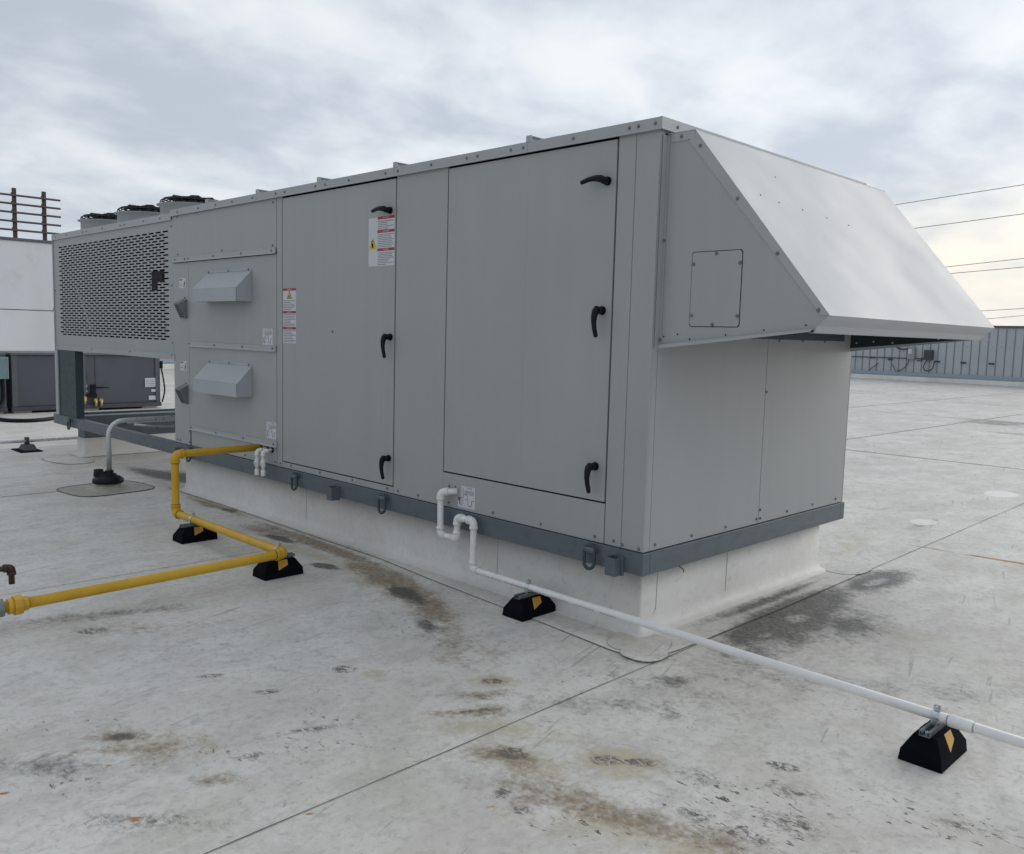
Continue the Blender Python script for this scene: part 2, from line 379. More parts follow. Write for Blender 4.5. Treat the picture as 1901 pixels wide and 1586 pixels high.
def elbow(c, d1, d2, r, bend, parent, mat, collar=.012, name='elbow'):
    c, d1, d2 = V(c), V(d1).normalized(), V(d2).normalized()
    p = [c+d1*(bend+collar)]+arc(c, c+d1*bend, c+d2*bend)+[c+d2*(bend+collar)]
    mb = MB(); mb.tube(p, r, 18)
    for d in (d1, d2): mb.tube([c+d*(bend+collar-.004), c+d*(bend+collar+.014)], r*1.10, 18)
    return build(mb, name, mat, parent)
def collar_line(c, d, r, parent, mat, w=.004):
    d = V(d).normalized(); return build(MB().tube([V(c)-d*w, V(c)+d*w], r, 18), 'joint_line', mat, parent)

# ================================================================== SETTING
def plane(name, x0, x1, y0, y1, z, mat, kind='structure'):
    mb = MB(); mb.poly([(x0, y0, z), (x1, y0, z), (x1, y1, z), (x0, y1, z)])
    o = build(mb, name, mat, recalc=False); o['kind'] = kind; return o
def gridline(a, b, f0, f1, step):
    out = []; v = f0
    while v < f1: out.append(v); v += step
    out.append(f1); v = f1; st_ = step*1.5
    while v < b: st_ = min(1.0, st_*1.15); v = min(b, v+st_); out.append(v)
    v = f0; st_ = step*1.5; lo = []
    while v > a: st_ = min(1.0, st_*1.15); v = max(a, v-st_); lo.append(v)
    return lo[::-1]+out
gx = gridline(-31.3, 30, -5.6, 2.2, .032); gyy = gridline(-25, 40.5, -3.0, 5.4, .038)
nx, ny = len(gx), len(gyy)
me = bpy.data.meshes.new('roof_deck')
me.from_pydata([(x, y, 0) for y in gyy for x in gx], [], [(j*nx+i, j*nx+i+1, (j+1)*nx+i+1, (j+1)*nx+i) for j in range(ny-1) for i in range(nx-1)])
me.materials.append(M['membrane']); deck = bpy.data.objects.new('roof_deck', me); link(deck); deck['kind'] = 'structure'; add_stains(deck)
build(MB().box(-31.3, 30, -25, 40.5, -8, -.01), 'roof_edge', M['capd'])['kind'] = 'structure'
plane('ground', -900, 900, -900, 900, -8, M['dirtg'])
# heat-welded lap seams of the membrane: thin raised dirt lines on the deck
def seamline(pts, w=.0022, name='membrane_seam', h=.003):
    mb = MB(); pts = [V((p[0], p[1], 0)) for p in pts]
    L = []; Rr = []
    for i, p in enumerate(pts):
        t = (pts[min(i+1, len(pts)-1)]-pts[max(i-1, 0)]).normalized(); nrm = V((-t.y, t.x, 0))
        ww = w*(1+.2*math.sin(i*1.7)); L.append(p+nrm*ww); Rr.append(p-nrm*ww)
    for i in range(len(pts)-1):
        mb.poly([Rr[i]+V((0, 0, h)), Rr[i+1]+V((0, 0, h)), L[i+1]+V((0, 0, h)), L[i]+V((0, 0, h))])
    o = build(mb, name, M['seam'], recalc=False); o['kind'] = 'structure'; return o
def wavy(x0, y0, x1, y1, n=24, a=.0016):
    return [(x0+(x1-x0)*i/n+a*math.sin(i*.9+x0), y0+(y1-y0)*i/n+a*math.cos(i*.7+y0)*.5) for i in range(n+1)]
seamline(wavy(.275, -5, .20, .2), .0022); seamline(wavy(.20, .2, .078, 6.7), .0022); seamline(wavy(.078, 6.7, -.3, 37), .006)
for sx in (-3.087, -6.45, -9.9, -13.2, -16.5, -19.8, -23.1, -26.4, 3.5, 6.8, 10.2):
    seamline(wavy(sx, -24, sx, 0 if -8.8 < sx < 0 else 38), .0022 if sx > -4 else .005)
for sx in (-3.9, -7.3): seamline(wavy(sx, 2.5, sx+.2, 38), .012)
for sy in (9.5, 17.9, 25.5, 31.5): seamline(wavy(-30, sy, 25, sy+.3), .012)

# skirt of membrane flashing round the curb (rounded tongues at the corner)
def sheet(name, pts, z0, z1, mat, edge=True, ew=.003):
    mb = MB(); mb.prism([(x, y, z0) for x, y in pts], (0, 0, z1-z0))
    bm = mb.bm; X = [p[0] for p in pts]; Y = [p[1] for p in pts]; stp = .05
    for ax, lo, hi in ((0, min(X), max(X)), (1, min(Y), min(max(Y), 2.7))):
        v = lo+stp
        while v < hi:
            co_ = (v, 0, 0) if ax == 0 else (0, v, 0); no_ = (1, 0, 0) if ax == 0 else (0, 1, 0)
            bmesh.ops.bisect_plane(bm, geom=bm.verts[:]+bm.edges[:]+bm.faces[:], plane_co=co_, plane_no=no_); v += stp
    o = build(mb, name, mat); o['kind'] = 'structure'; add_stains(o)
    if edge: seamline([*pts, pts[0], pts[1]], ew, 'flashing_edge', z0+.0012 if z0 > .003 else .0024)
    return o
def rounded(cx, cy, rx, ry, n=18, p=3.0, rot=0.0):
    out = []
    for i in range(n):
        a = 2*math.pi*i/n; c, s = math.cos(a), math.sin(a)
        x = rx*abs(c)**(2/p)*(1 if c > 0 else -1); y = ry*abs(s)**(2/p)*(1 if s > 0 else -1)
        out.append((cx+x*math.cos(rot)-y*math.sin(rot), cy+x*math.sin(rot)+y*math.cos(rot)))
    return out
sk = [(-6.05, .05), (-5.6, .045), (-4.8, .055), (-3.55, .032), (-2.4, .02), (-1.6, -.055), (-.93, -.10), (-.45, -.14), (-.05, -.175), (.03, -.17),
      (.12, -.15), (.17, -.05), (.185, .12), (.19, 1.2), (.165, 2.33), (.12, 2.55), (.0, 2.62), (-.6, 2.63), (-6.1, 2.63), (-6.2, 1.5), (-6.15, .3)]
sheet('curb_flashing', sk, .0036, .0068, M['skirt'])
for wx, wy, wr in ((-.25, 4.76, .11), (-.27, 7.15, .17)): sheet('round_patch', rounded(wx, wy, wr, wr*1.5, 20, 2.1), .0004, .0012, M['curbwhite'], False)
sheet('corner_patch', rounded(-.02, .03, .17, .17, p=2.6, rot=.4), .0072, .0095, M['membrane'], True, .0018)
sheet('corner_patch', rounded(.10, -.09, .12, .12, p=2.4), .0099, .0120, M['membrane'], True, .0018)
sheet('corner_patch', rounded(.02, 2.50, .16, .22, p=2.4), .0072, .0095, M['membrane'], True, .0018)
sheet('corner_patch', rounded(-8.55, -.1, .42, .22, p=2.6, rot=.1), .0036, .0066, M['membrane'], True, .004)

# curb of the unit
def curb(name, x0, x1, y0, y1, ztop, label):
    rt = empty(name, ((x0+x1)/2, (y0+y1)/2, 0), label, 'roof curb')
    mb = MB(); prof = [(.075, .0062), (.045, .011), (.022, .024), (.008, .045), (0, .09), (0, ztop)]
    rings = []
    for o_, z in prof:
        pts = []
        for cx, cy, sx, sy in ((x0, y0, -1, -1), (x1, y0, 1, -1), (x1, y1, 1, 1), (x0, y1, -1, 1)):
            r = .012+o_*.7
            a0 = {(-1, -1): 180, (1, -1): 270, (1, 1): 0, (-1, 1): 90}[(sx, sy)]
            ccx, ccy = cx+sx*(o_-r), cy+sy*(o_-r)
            for j in range(5):
                a = R(a0+90*j/4); pts.append((ccx+r*math.cos(a), ccy+r*math.sin(a), z))
        rings.append([mb.bm.verts.new(p) for p in pts])
    for A, B in zip(rings, rings[1:]):
        for k in range(len(A)):
            f = mb.bm.faces.new([A[k], A[(k+1) % len(A)], B[(k+1) % len(A)], B[k]]); f.smooth = True
    mb.bm.faces.new(rings[-1])
    build(mb, 'curb_wall', M['curbwhite'], rt)
    return rt
cu = curb('roof_curb', -5.82, -.10, .135, 2.29, .386, 'long white membrane-wrapped curb that the big grey rooftop unit sits on')
# wall lap lines of the curb (vertical welds)
for x in (-3.55, -1.25):
    build(MB().tube([(x, .1335, .05), (x+.004, .1335, .38)], .0016, 5), 'weld_line', M['pvcjoint'], cu)
for y, z0 in ((.28, .12), (1.02, .04)):
    build(MB().tube([(-.0985, y, z0), (-.0985, y+.006, .37)], .0014, 5), 'weld_line', M['pvcjoint'], cu)
build(MB().tube([(-.0985, .28, .14), (-.0985, .27, .11), (-.0985, .25, .098)], .0014, 5), 'weld_line', M['pvcjoint'], cu)
build(MB().tube([(-.096, .42, .36), (-.07, .46, .345), (-.068, .50, .318), (-.08, .515, .30)], .003, 5), 'cable_stub', M['black'], cu)
cu2 = curb('roof_curb', -9.0, -8.73, .16, 2.29, .23, 'short white membrane curb under the far left end of the steel frame')

# ================================================================== ROOFTOP UNIT
U = empty('rooftop_unit', (-4.55, 1.2, .39), 'long grey sheet metal rooftop air handler with slanted intake hood and three condenser fans', 'rooftop unit')
P, PT = M['paint'], M['paint_trim']
D = .012
# core body, dark, seen only in the gaps; light side skins
casing = box('casing', M['core'], U, -5.73, -.014, D, 2.39, .512, 2.715, bevel=0)
def fpanel(name, x0, x1, z0, z1, y0=0.0, bevel=.002, mat=P, parent=U):
    return box(name, mat, parent, x0, x1, y0, D+.004, z0, z1, bevel)
fpanel('side_panel', -5.748, -3.79, 2.302, 2.718)
fpanel('side_panel', -5.745, -5.413, .512, 2.262)
midp = fpanel('access_panel', -5.409, -3.79, 1.50, 2.262)
lowp = fpanel('access_panel', -5.409, -3.79, .702, 1.498)
fpanel('side_panel', -5.383, -3.79, .512, .664)
fpanel('door_post', -3.783, -3.70, .512, 2.718)
d1 = fpanel('door', -3.686, -2.196, .567, 2.699, y0=-.003)
d2 = fpanel('door', -1.640, -.276, .746, 2.701, y0=-.003)
fpanel('side_panel', -3.697, -2.188, .512, .558)
fpanel('side_panel', -2.186, -1.652, .512, 2.718)
fpanel('side_panel', -1.650, -.272, .512, .736)
fpanel('door_post', -.266, -.152, .512, 2.718)
cp = MB(); cp.box(-.149, 0, 0, .012, .512, 2.718); cp.box(-.012, 0, .0122, .056, .512, 2.718)
build(cp, 'corner_post', P, U, bevel=.002)
# molding bars
def molding(x0, x1, z0, z1):
    mb = MB(); pts = [(x0, -.001, z1), (x0, -.012, z1-.004), (x0, -.012, z0+.016), (x0, -.022, z0+.004), (x0, -.020, z0), (x0, -.001, z0+.004)]
    mb.prism(pts, (x1-x0, 0, 0)); return build(mb, 'drip_molding', PT, U, bevel=.001)
molding(-5.72, -3.79, 2.264, 2.318); molding(-5.40, -3.79, 1.463, 1.515); molding(-5.38, -3.775, .665, .712)
for dr_, xx in ((d2, -.93), (d2, -1.57), (d1, -2.335), (d1, -3.50)):
    box('door_crease', P, dr_, xx-.003, xx+.003, -.0034, -.0031, .80 if dr_ is d2 else .60, 2.66, 0)
# end face (+X) skins
def epanel(name, y0, y1, z0, z1, x1=0.0, mat=P):
    return box(name, mat, U, -.012, x1, y0, y1, z0, z1, .0015)
epanel('end_panel', .058, 1.204, .512, 2.72); epanel('end_panel', 1.208, 2.40, .512, 2.72)
box('back_panel', P, U, -5.74, 0, 2.392, 2.405, .512, 2.72)
epw = box('end_panel', P, U, -5.748, -5.734, .014, 2.39, .512, 2.715)
# roof
roof = box('roof_panel', PT, U, -5.75, .012, -.012, 2.417, 2.722, 2.768, .002)
# trim with joints and flared drip edge
tr = None
def trim_seg(x0, x1, z0=2.711, z1=2.772):
    mb = MB(); pts = [(x0, -.004, z1), (x0, -.016, z1), (x0, -.016, z0+.008), (x0, -.024, z0), (x0, -.020, z0-.003), (x0, -.004, z0+.006)]
    mb.prism(pts, (x1-x0, 0, 0)); return build(mb, 'roof_trim', PT, U, bevel=.001)
xs = [-5.755, -4.08, -2.99, -2.20, -.93, .014]
trims = [trim_seg(a+.001, b-.001) for a, b in zip(xs, xs[1:])]
mb = MB(); mb.prism([(.002, -.014, 2.774), (.016, -.014, 2.774), (.016, -.014, 2.719), (.024, -.014, 2.711), (.020, -.014, 2.708), (.002, -.014, 2.716)], (0, 2.44, 0))
etrim = build(mb, 'roof_trim', PT, U, bevel=.001)
for x in (-.93, -2.20, -3.15, -4.08, -5.0):     # standing seams on top
    mb = MB(); mb.box(x-.006, x+.006, -.010, 2.41, 2.768, 2.806); mb.box(x-.006, x+.022, -.010, 2.41, 2.800, 2.806)
    mb.box(x-.012, x+.030, -.018, -.0105, 2.768, 2.806)
    build(mb, 'standing_seam', PT, U, bevel=.001)
# ---- base rails
rail = MB()
rail.box(-9.30, .012, -.014, .05, .386, .508); rail.box(-9.30, .012, 2.36, 2.42, .386, .508)
rail.box(-.06, .012, .0505, 2.3595, .386, .508); rail.box(-9.30, -9.22, .0505, 2.3595, .386, .508); rail.box(-8.95, -8.75, .0505, 2.3595, .386, .508)
build(rail, 'base_rail', M['rail'], U, bevel=.003)
sp = MB(); sp.box(-8.98, -8.75, .17, 2.28, .228, .384); build(sp, 'spacer_channel', M['rail'], U, bevel=.002)
# ---- hood
H = MB()
prof = [(.001, 1.614), (.858, 1.712), (.925, 1.772), (.172, 2.690), (.001, 2.704)]
H.prism([(x, .060, z) for x, z in prof], (0, .003, 0)); hside = build(H, 'hood_side', P, U, bevel=.0008)
H = MB(); H.prism([(x, 2.357, z) for x, z in prof], (0, .003, 0)); build(H, 'hood_side', P, U, bevel=.0008)
H = MB()
H.hexa([(.171, .056, 2.692), (.928, .056, 1.775), (.928, 2.364, 1.775), (.171, 2.364, 2.692)], [(.173, .056, 2.695), (.931, .056, 1.777), (.931, 2.364, 1.777), (.173, 2.364, 2.695)])
H.box(.003, .172, .056, 2.364, 2.6955, 2.699)
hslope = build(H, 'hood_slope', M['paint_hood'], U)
# crisp folded front lip
H = MB()
lip = [(.932, 1.777), (.912, 1.757), (.884, 1.737), (.876, 1.730), (.866, 1.703), (.862, 1.697), (.835, 1.696), (.835, 1.6985), (.859, 1.7005), (.872, 1.733), (.925, 1.777)]
for a, b in zip(range(5), range(5)):
    pass
n = len(lip)
A = [H.bm.verts.new((x, .054, z)) for x, z in lip]; B = [H.bm.verts.new((x, 2.366, z)) for x, z in lip]
for i in range(n):
    H.bm.faces.new([A[i], A[(i+1) % n], B[(i+1) % n], B[i]])
H.bm.faces.new(A[::-1]); H.bm.faces.new(B)
H.prism([(.850, 2.33, 1.696), (.900, 2.395, 1.700), (.86, 2.37, 1.722)], (-.003, 0, 0))
build(H, 'hood_lip', PT, U)
# side flanges of slope (near and far)
for ys, yt in ((.0555, .0595), (2.3605, 2.3645)):
    H = MB()
    a = V((.172, 0, 2.694)); b = V((.931, 0, 1.776)); d = (b-a).normalized(); nn = V((-d.z, 0, d.x)); nn = nn if nn.z < 0 else -nn
    w = .058
    q = [a, b, b+nn*w*.55-d*.03, a+nn*w+d*.0, V((.1702, 0, 2.651))]
    H.prism([(p.x, ys, p.z) for p in q], (0, yt-ys, 0))
    H.box(.03, .170, ys, yt, 2.652, 2.694)
    build(H, 'hood_flange', PT, U, bevel=.0006)
    H = MB()   # bottom flange, a folded lip along the lower edge
    sgn = -1 if ys < 1 else 1
    yy = ys if sgn < 0 else yt
    H.prism([(.0, yy, 1.612), (.862, yy, 1.711), (.862, yy, 1.716), (.0, yy, 1.620)], (0, sgn*.016, 0))
    H.prism([(.0, yy+sgn*.0162, 1.600), (.850, yy+sgn*.0162, 1.702), (.862, yy+sgn*.0162, 1.716), (.0, yy+sgn*.0162, 1.620)], (0, sgn*.0025, 0))
    build(H, 'hood_flange', PT, U)
mb = MB(); mb.prism([(.003, .0545, 1.60), (.003, .0545, 2.69), (.018, .0545, 2.69), (.018, .0545, 1.61)], (0, .004, 0)); mb.box(.003, .006, .018, .054, 1.60, 2.69)
build(mb, 'hood_flange', PT, U)
# inner angle and dark filter bank under the hood
box('filter_bank', M['dark_in'], U, .003, .05, .12, 2.3, 1.76, 2.64)
box('mounting_angle', M['post'], U, .002, .05, .30, 2.16, 1.668, 1.722)
mb = MB(); mb.prism([(.006, 2.353, 1.624), (.845, 2.353, 1.706), (.90, 2.353, 1.772), (.17, 2.353, 2.67), (.006, 2.353, 2.68)], (0, .003, 0)); build(mb, 'hood_shade_sheet', M['hoodshade'], U)  # added dark sheet, paints shade onto the far inner hood face
mb = MB(); mb.prism([(.006, .064, 1.624), (.845, .064, 1.706), (.90, .064, 1.772), (.17, .064, 2.67), (.006, .064, 2.68)], (0, .003, 0)); build(mb, 'hood_shade_sheet', M['hoodshade'], U)  # same added shade sheet on the near inner face
box('corner_gap', M['core'], U, .0005, .003, .044, .0535, 1.61, 2.70, 0)
# access cover on hood side
mb = MB(); x0, x1, z0, z1 = .188, .470, 1.721, 2.090
pts = [(x0+.01, z0), (x1-.01, z0), (x1, z0+.01), (x1, z1-.01), (x1-.01, z1), (x0+.01, z1), (x0, z1-.01), (x0, z0+.01)]
mb.prism([(x, .056, z) for x, z in pts], (0, .0037, 0)); cover = build(mb, 'access_cover', P, U, bevel=.0008)
mb = MB(); e = .0035
mb.prism([(x+(e if x > .33 else -e), .0592, z+(e if z > 1.9 else -e)) for x, z in pts], (0, .0006, 0)); build(mb, 'cover_gasket', M['core'], cover)

# ---- screws
def hexhead(r=.0078, h=.007):
    mb = MB(); mb.tube([(0, 0, 0), (0, -.0018, 0)], r*1.25, 12); mb.tube([(0, -.0018, 0), (0, -h, 0)], r*.78, 6)
    return mb
sc_list = []
def screws(parent, pts, rotz=0.0, r=1.0):
    global SC
    for p in pts:
        o = bpy.data.objects.new('screw', SC); link(o, parent, p, (0, 0, rotz))
mb = hexhead(); SC = bpy.data.meshes.new('screw'); mb.bm.to_mesh(SC); mb.bm.free(); SC.materials.append(M['screw'])
tz = 2.742
def trim_for(x):
    for t, a, b in zip(trims, xs, xs[1:]):
        if a <= x <= b: return t
for x in (-.024, -.13, -.189, -.577, -.965, -1.067, -1.359, -1.458, -1.805, -2.159, -2.299, -2.739, -3.05, -3.182, -3.63, -3.771, -4.15, -4.505, -4.816, -5.154, -5.597):
    screws(trim_for(x), [(x, -.016, tz)])
screws(etrim, [(.016, .126, tz)], R(90))
screws(casing, [(x, 0, .541) for x in (-.2, -.335, -.75, -1.163, -1.587, -1.909, -2.133, -2.258, -2.692, -3.132, -3.565, -3.73, -3.814, -4.33, -4.847, -5.426, -5.628, -5.69)])
screws(casing, [(-.028, 0, .528), (-.140, 0, .530), (-5.424, 0, .646), (-5.633, 0, 2.342), (-3.85, 0, 2.335), (-4.731, 0, 2.338), (-3.84, 0, 2.68), (-5.634, 0, 2.695),
                (-1.584, 0, .653), (-1.52, 0, .655), (-1.485, 0, .585)])
screws(casing, [(x, -.012, 2.293) for x in (-5.67, -5.458, -5.389, -4.876, -4.358, -3.85)])
screws(casing, [(x, -.012, 1.492) for x in (-5.385, -4.871, -4.348, -3.836)])
screws(casing, [(x, -.012, .690) for x in (-5.364, -4.855, -4.338, -3.822)])
screws(d1, [(-2.961, -.003, 1.643)])
screws(casing, [(0, y, z) for y, z in ((.107, .541), (.46, .541), (.821, .541), (1.181, .541), (1.227, .541), (1.576, .543), (1.934, .545), (2.29, .545), (1.221, .596), (1.219, 1.341), (1.344, 1.66), (1.651, 1.662), (1.966, 1.663))], R(90))
screws(cover, [(.327, .056, 2.080), (.197, .056, 2.032), (.462, .056, 2.029), (.197, .056, 1.775), (.461, .056, 1.773), (.323, .056, 1.730)])
screws(hside, [(.204, .0555, 2.614), (.429, .0555, 2.336), (.656, .0555, 2.064), (.875, .0555, 1.800), (.089, .0555, 2.674), (.010, .0545, 2.16), (.010, .0545, 1.648)])
# small dark rivet holes in hood skins
rv = MB()
for x, z in ((.03, 1.665), (.117, 1.678), (.399, 1.68), (.606, 1.707), (.817, 1.732), (.191, 1.655)): build(MB().tube([(x, .0592, z), (x, .0602, z)], .0045, 10), 'rivet_hole', M['inkb'], hside)
a = V((.172, 0, 2.694)); b = V((.931, 0, 1.776)); d = b-a; nn = V((.77, 0, .64))
for t, y in ((.345, .26), (.365, .42), (.375, .66), (.39, .92), (.405, 1.17), (.18, .62)):
    p = a+d*t+V((0, y, 0)); build(MB().tube([p, p+nn*.0030], .004, 8), 'rivet_hole', M['inkb'], hslope)
for x, z in ((.05, 1.66), (.17, 1.672), (.30, 1.668), (.60, 1.70)): build(MB().tube([(x, 2.3532, z), (x, 2.3520, z)], .006, 8), 'hole_light', M['thrulight'], U)  # pale dots put in for daylight showing through small holes

# ---- door handles
def handle():
    mb = MB()
    mb.tube([(0, 0, 0), (0, -.010, 0)], .024, 20); mb.tube([(0, -.010, 0), (0, -.046, 0)], [.021, .019], 18)
    mb.tube([(.004, -.040, .018), (.001, -.048, .012), (-.006, -.054, -.006), (-.010, -.058, -.032), (-.011, -.059, -.062), (-.008, -.057, -.095), (-.002, -.053, -.128), (0, -.051, -.142), (0, -.05, -.146)],
            [.006, .017, .0200, .0175, .0145, .013, .0125, .0115, .006], 14)
    return mb
h0 = build(handle(), 'handle', M['black'], d2, (-.335, -.003, 1.798))
def handle_copy(parent, loc, horiz=False):
    o = bpy.data.objects.new('handle', h0.data); link(o, parent, loc, (0, R(90) if horiz else 0, 0)); return o
handle_copy(d2, (-.345, -.003, .938)); handle_copy(d2, (-.33, -.003, 2.488), True)
handle_copy(d1, (-2.236, -.003, 1.617)); handle_copy(d1, (-2.238, -.003, .760)); handle_copy(d1, (-2.252, -.003, 2.488), True)

# ---- flue hoods
for zt in (2.143, 1.327):
    x0, x1, zb = -5.017, -4.196, zt-.262
    pr = [(-.001, zt), (-.142, zt-.150), (-.142, zt-.262), (-.001, zt-.262)]
    fh = MB(); t = .002
    fh.prism([(x0, y, z) for y, z in pr], (t, 0, 0)); fh.prism([(x1-t, y, z) for y, z in pr], (t, 0, 0))
    fh.hexa([(x0-.001, 0, zt), (x1+.001, 0, zt), (x1+.001, -.143, zt-.150), (x0-.001, -.143, zt-.150)], [(x0-.001, 0, zt+.002), (x1+.001, 0, zt+.002), (x1+.001, -.145, zt-.149), (x0-.001, -.145, zt-.149)])
    fh.box(x0-.001, x1-.006, -.145, -.143, zt-.264, zt-.1505)
    fh.box(x0, x1, -.004, -.0005, zt+.002, zt+.020)
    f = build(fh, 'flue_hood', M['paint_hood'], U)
    build(MB().box(x0+.02, x1-.02, -.02, -.001, zt-.24, zt-.03), 'flue_opening', M['core'], f)
    screws(f, [(x, -.004, zt+.011) for x in (-4.985, -4.609, -4.245)])
# ---- small gas vents with grille
for zt in (1.915, 1.095):
    x0, x1, h = -5.560, -5.438, .185
    v = MB()
    a1, a2, a3, a4 = (0, zt), (-.085, zt-.045), (-.018, zt-h), (0, zt-h)
    v.prism([(x0, y, z) for y, z in (a1, a2, a3, a4)], (x1-x0, 0, 0))
    vo = build(v, 'gas_vent', M['ventm'], U, bevel=.002)
    g = MB(); da = V((0, a3[0]-a2[0], a3[1]-a2[1])); nrm = V((0, -abs(da.z), -abs(da.y))).normalized()
    for i in range(7):
        for j in range(2):
            t0 = .08+i*.125; t1 = t0+.085
            xa = x0+.012+j*.053; xb = xa+.045
            q = [V((xa, a2[0], a2[1]))+da*t0, V((xb, a2[0], a2[1]))+da*t0, V((xb, a2[0], a2[1]))+da*t1, V((xa, a2[0], a2[1]))+da*t1]
            g.prism([p+nrm*.0005 for p in q], nrm*.0012)
    build(g, 'grille', M['louv'], vo)
    screws(vo, [(-5.49, 0, zt+.012)])

# ---- lifting rings and square pockets on the rail
def ring_part():
    mb = MB(); mb.tube([(-.036, -.022, .0), (-.036, -.022, 0), (.036, -.022, 0)], .019, 14)
    mb.box(-.036, .036, -.018, 0, -.016, .022)
    return mb
def link_part():
    mb = MB(); pts = []
    for i in range(20):
        a = 2*math.pi*i/20; pts.append((.037*math.cos(a), -.024-.012*(1-math.sin(a))*.5, -.040+(.030 if math.sin(a) > 0 else -.030)+.036*math.sin(a)))
    mb.tube(pts, .0095, 10, closed=True); return mb
first = None
for x in (-.333, -2.262, -3.441, -5.358, -8.649):
    if not first:
        a = build(ring_part(), 'ring_lug', M['rail'], U, (x, -.014, .472)); b = build(link_part(), 'lifting_ring', M['post'], a, (x, -.014, .472)); first = (a, b)
    else:
        a = bpy.data.objects.new('ring_lug', first[0].data); link(a, U, (x, -.014, .472))
        b = bpy.data.objects.new('lifting_ring', first[1].data); link(b, a, (x, -.014, .472))
def pocket():
    mb = MB(); w, h, t = .034, .100, .005
    mb.box(-w, w, -.068, -.068+t, 0, h); mb.box(-w, -w+t, -.0625, 0, 0, h); mb.box(w-t, w, -.0625, 0, 0, h); mb.box(w, w+.012, -.02, 0, 0, h+.004)
    return mb
pk = build(pocket(), 'lifting_pocket', M['rail'], U, (-.155, -.015, .368), bevel=.001)
for x in (-2.877, -5.594): link(bpy.data.objects.new('lifting_pocket', pk.data), U, (x, -.015, .368))

# ---- stickers
def text_mesh(mb, s, x, z, size, y, mat):
    cu_ = bpy.data.curves.new('t', 'FONT'); cu_.body = s; cu_.size = size; cu_.align_x = 'CENTER'; cu_.align_y = 'CENTER'
    o = bpy.data.objects.new('t', cu_); dg = bpy.context.evaluated_depsgraph_get()
    me = bpy.data.meshes.new_from_object(o); mi = mb.mi(mat)
    vs = [mb.bm.verts.new((x+v.co.x, y, z+v.co.y)) for v in me.vertices]
    for p in me.polygons:
        try: f = mb.bm.faces.new([vs[i] for i in p.vertices]); f.material_index = mi
        except ValueError: pass
    bpy.data.objects.remove(o); bpy.data.curves.remove(cu_); bpy.data.meshes.remove(me)
def lines(mb, x0, x1, ztop, zbot, n, y, mat, hh=.0045, seedv=1):
    rnd = random.Random(seedv); st = (ztop-zbot)/n
    for i in range(n):
        z = ztop-(i+.5)*st; L = (x1-x0)*(rnd.uniform(.55, 1) if i % 3 else 1)
        mb.box(x0, x0+L, y-.0002, y, z-hh/2, z+hh/2, mat)
def tri(mb, cx, cz, w, h, y, mat):
    mb.prism([(cx-w/2, y, cz-h/2), (cx+w/2, y, cz-h/2), (cx, y, cz+h/2)], (0, .0003, 0), mat)
W_, I_, R_, Y_, B_ = M['white'], M['ink'], M['red'], M['sgnY'], M['inkb']
yb = -.0038
mb = MB()   # tall warning label on left door
x0, x1 = -3.680, -3.482
mb.box(x0, x1, yb, -.0032, 1.541, 1.981, W_)
for zt, zb in ((1.981, 1.80), (1.80, 1.672), (1.672, 1.541)):
    mb.box(x0, x1, yb-.0004, yb, zt-.020, zt, R_); text_mesh(mb, 'WARNING', (x0+x1)/2, zt-.010, .015, yb-.0006, W_)
tri(mb, (x0+x1)/2, 1.929, .080, .062, yb-.0008, B_); tri(mb, (x0+x1)/2, 1.927, .066, .050, yb-.0012, Y_)
tri(mb, (x0+x1)/2-.010, 1.920, .012, .026, yb-.0016, B_); tri(mb, (x0+x1)/2+.010, 1.920, .012, .026, yb-.0016, B_)
lines(mb, x0+.008, x1-.008, 1.888, 1.806, 6, yb, I_, .005, 1); lines(mb, x0+.008, x1-.008, 1.776, 1.676, 8, yb, I_, .005, 2); lines(mb, x0+.008, x1-.008, 1.648, 1.546, 8, yb, I_, .005, 3)
build(mb, 'warning_label', W_, d1, label='tall white sticker with three red headings and a small yellow triangle')
mb = MB()   # big warning label on the left door
x0, xm, x1 = -2.505, -2.402, -2.203
mb.box(x0, xm, yb, -.0032, 2.113, 2.450, W_); mb.box(xm, x1, yb-.0002, -.0032, 2.113, 2.458, W_)
tri(mb, (x0+xm)/2, 2.275, .105, .085, yb-.0008, Y_)
mb.prism([((x0+xm)/2-.006, yb-.0016, 2.242), ((x0+xm)/2+.008, yb-.0016, 2.242), ((x0+xm)/2+.004, yb-.0016, 2.275), ((x0+xm)/2-.018, yb-.0016, 2.270)], (0, .0004, 0), B_)
mb.tube([((x0+xm)/2-.004+.010*math.cos(i*.8), yb-.0014, 2.283+.010*math.sin(i*.8)) for i in range(7)], .0025, 6, mat=B_)
for i, zt in enumerate((2.456, 2.362, 2.236)):
    mb.box(xm+.002, x1-.001, yb-.0006, yb-.0003, zt-.020, zt, R_); text_mesh(mb, 'WARNING', (xm+x1)/2, zt-.010, .015, yb-.0008, W_)
lines(mb, xm+.006, x1-.010, 2.428, 2.346, 7, yb-.0002, I_, .0045, 4); lines(mb, xm+.006, x1-.010, 2.336, 2.240, 8, yb-.0002, I_, .0045, 5); lines(mb, xm+.006, x1-.010, 2.210, 2.117, 8, yb-.0002, I_, .0045, 6)
build(mb, 'warning_label', W_, d1, label='wide white sticker with three red headings and a yellow triangle')
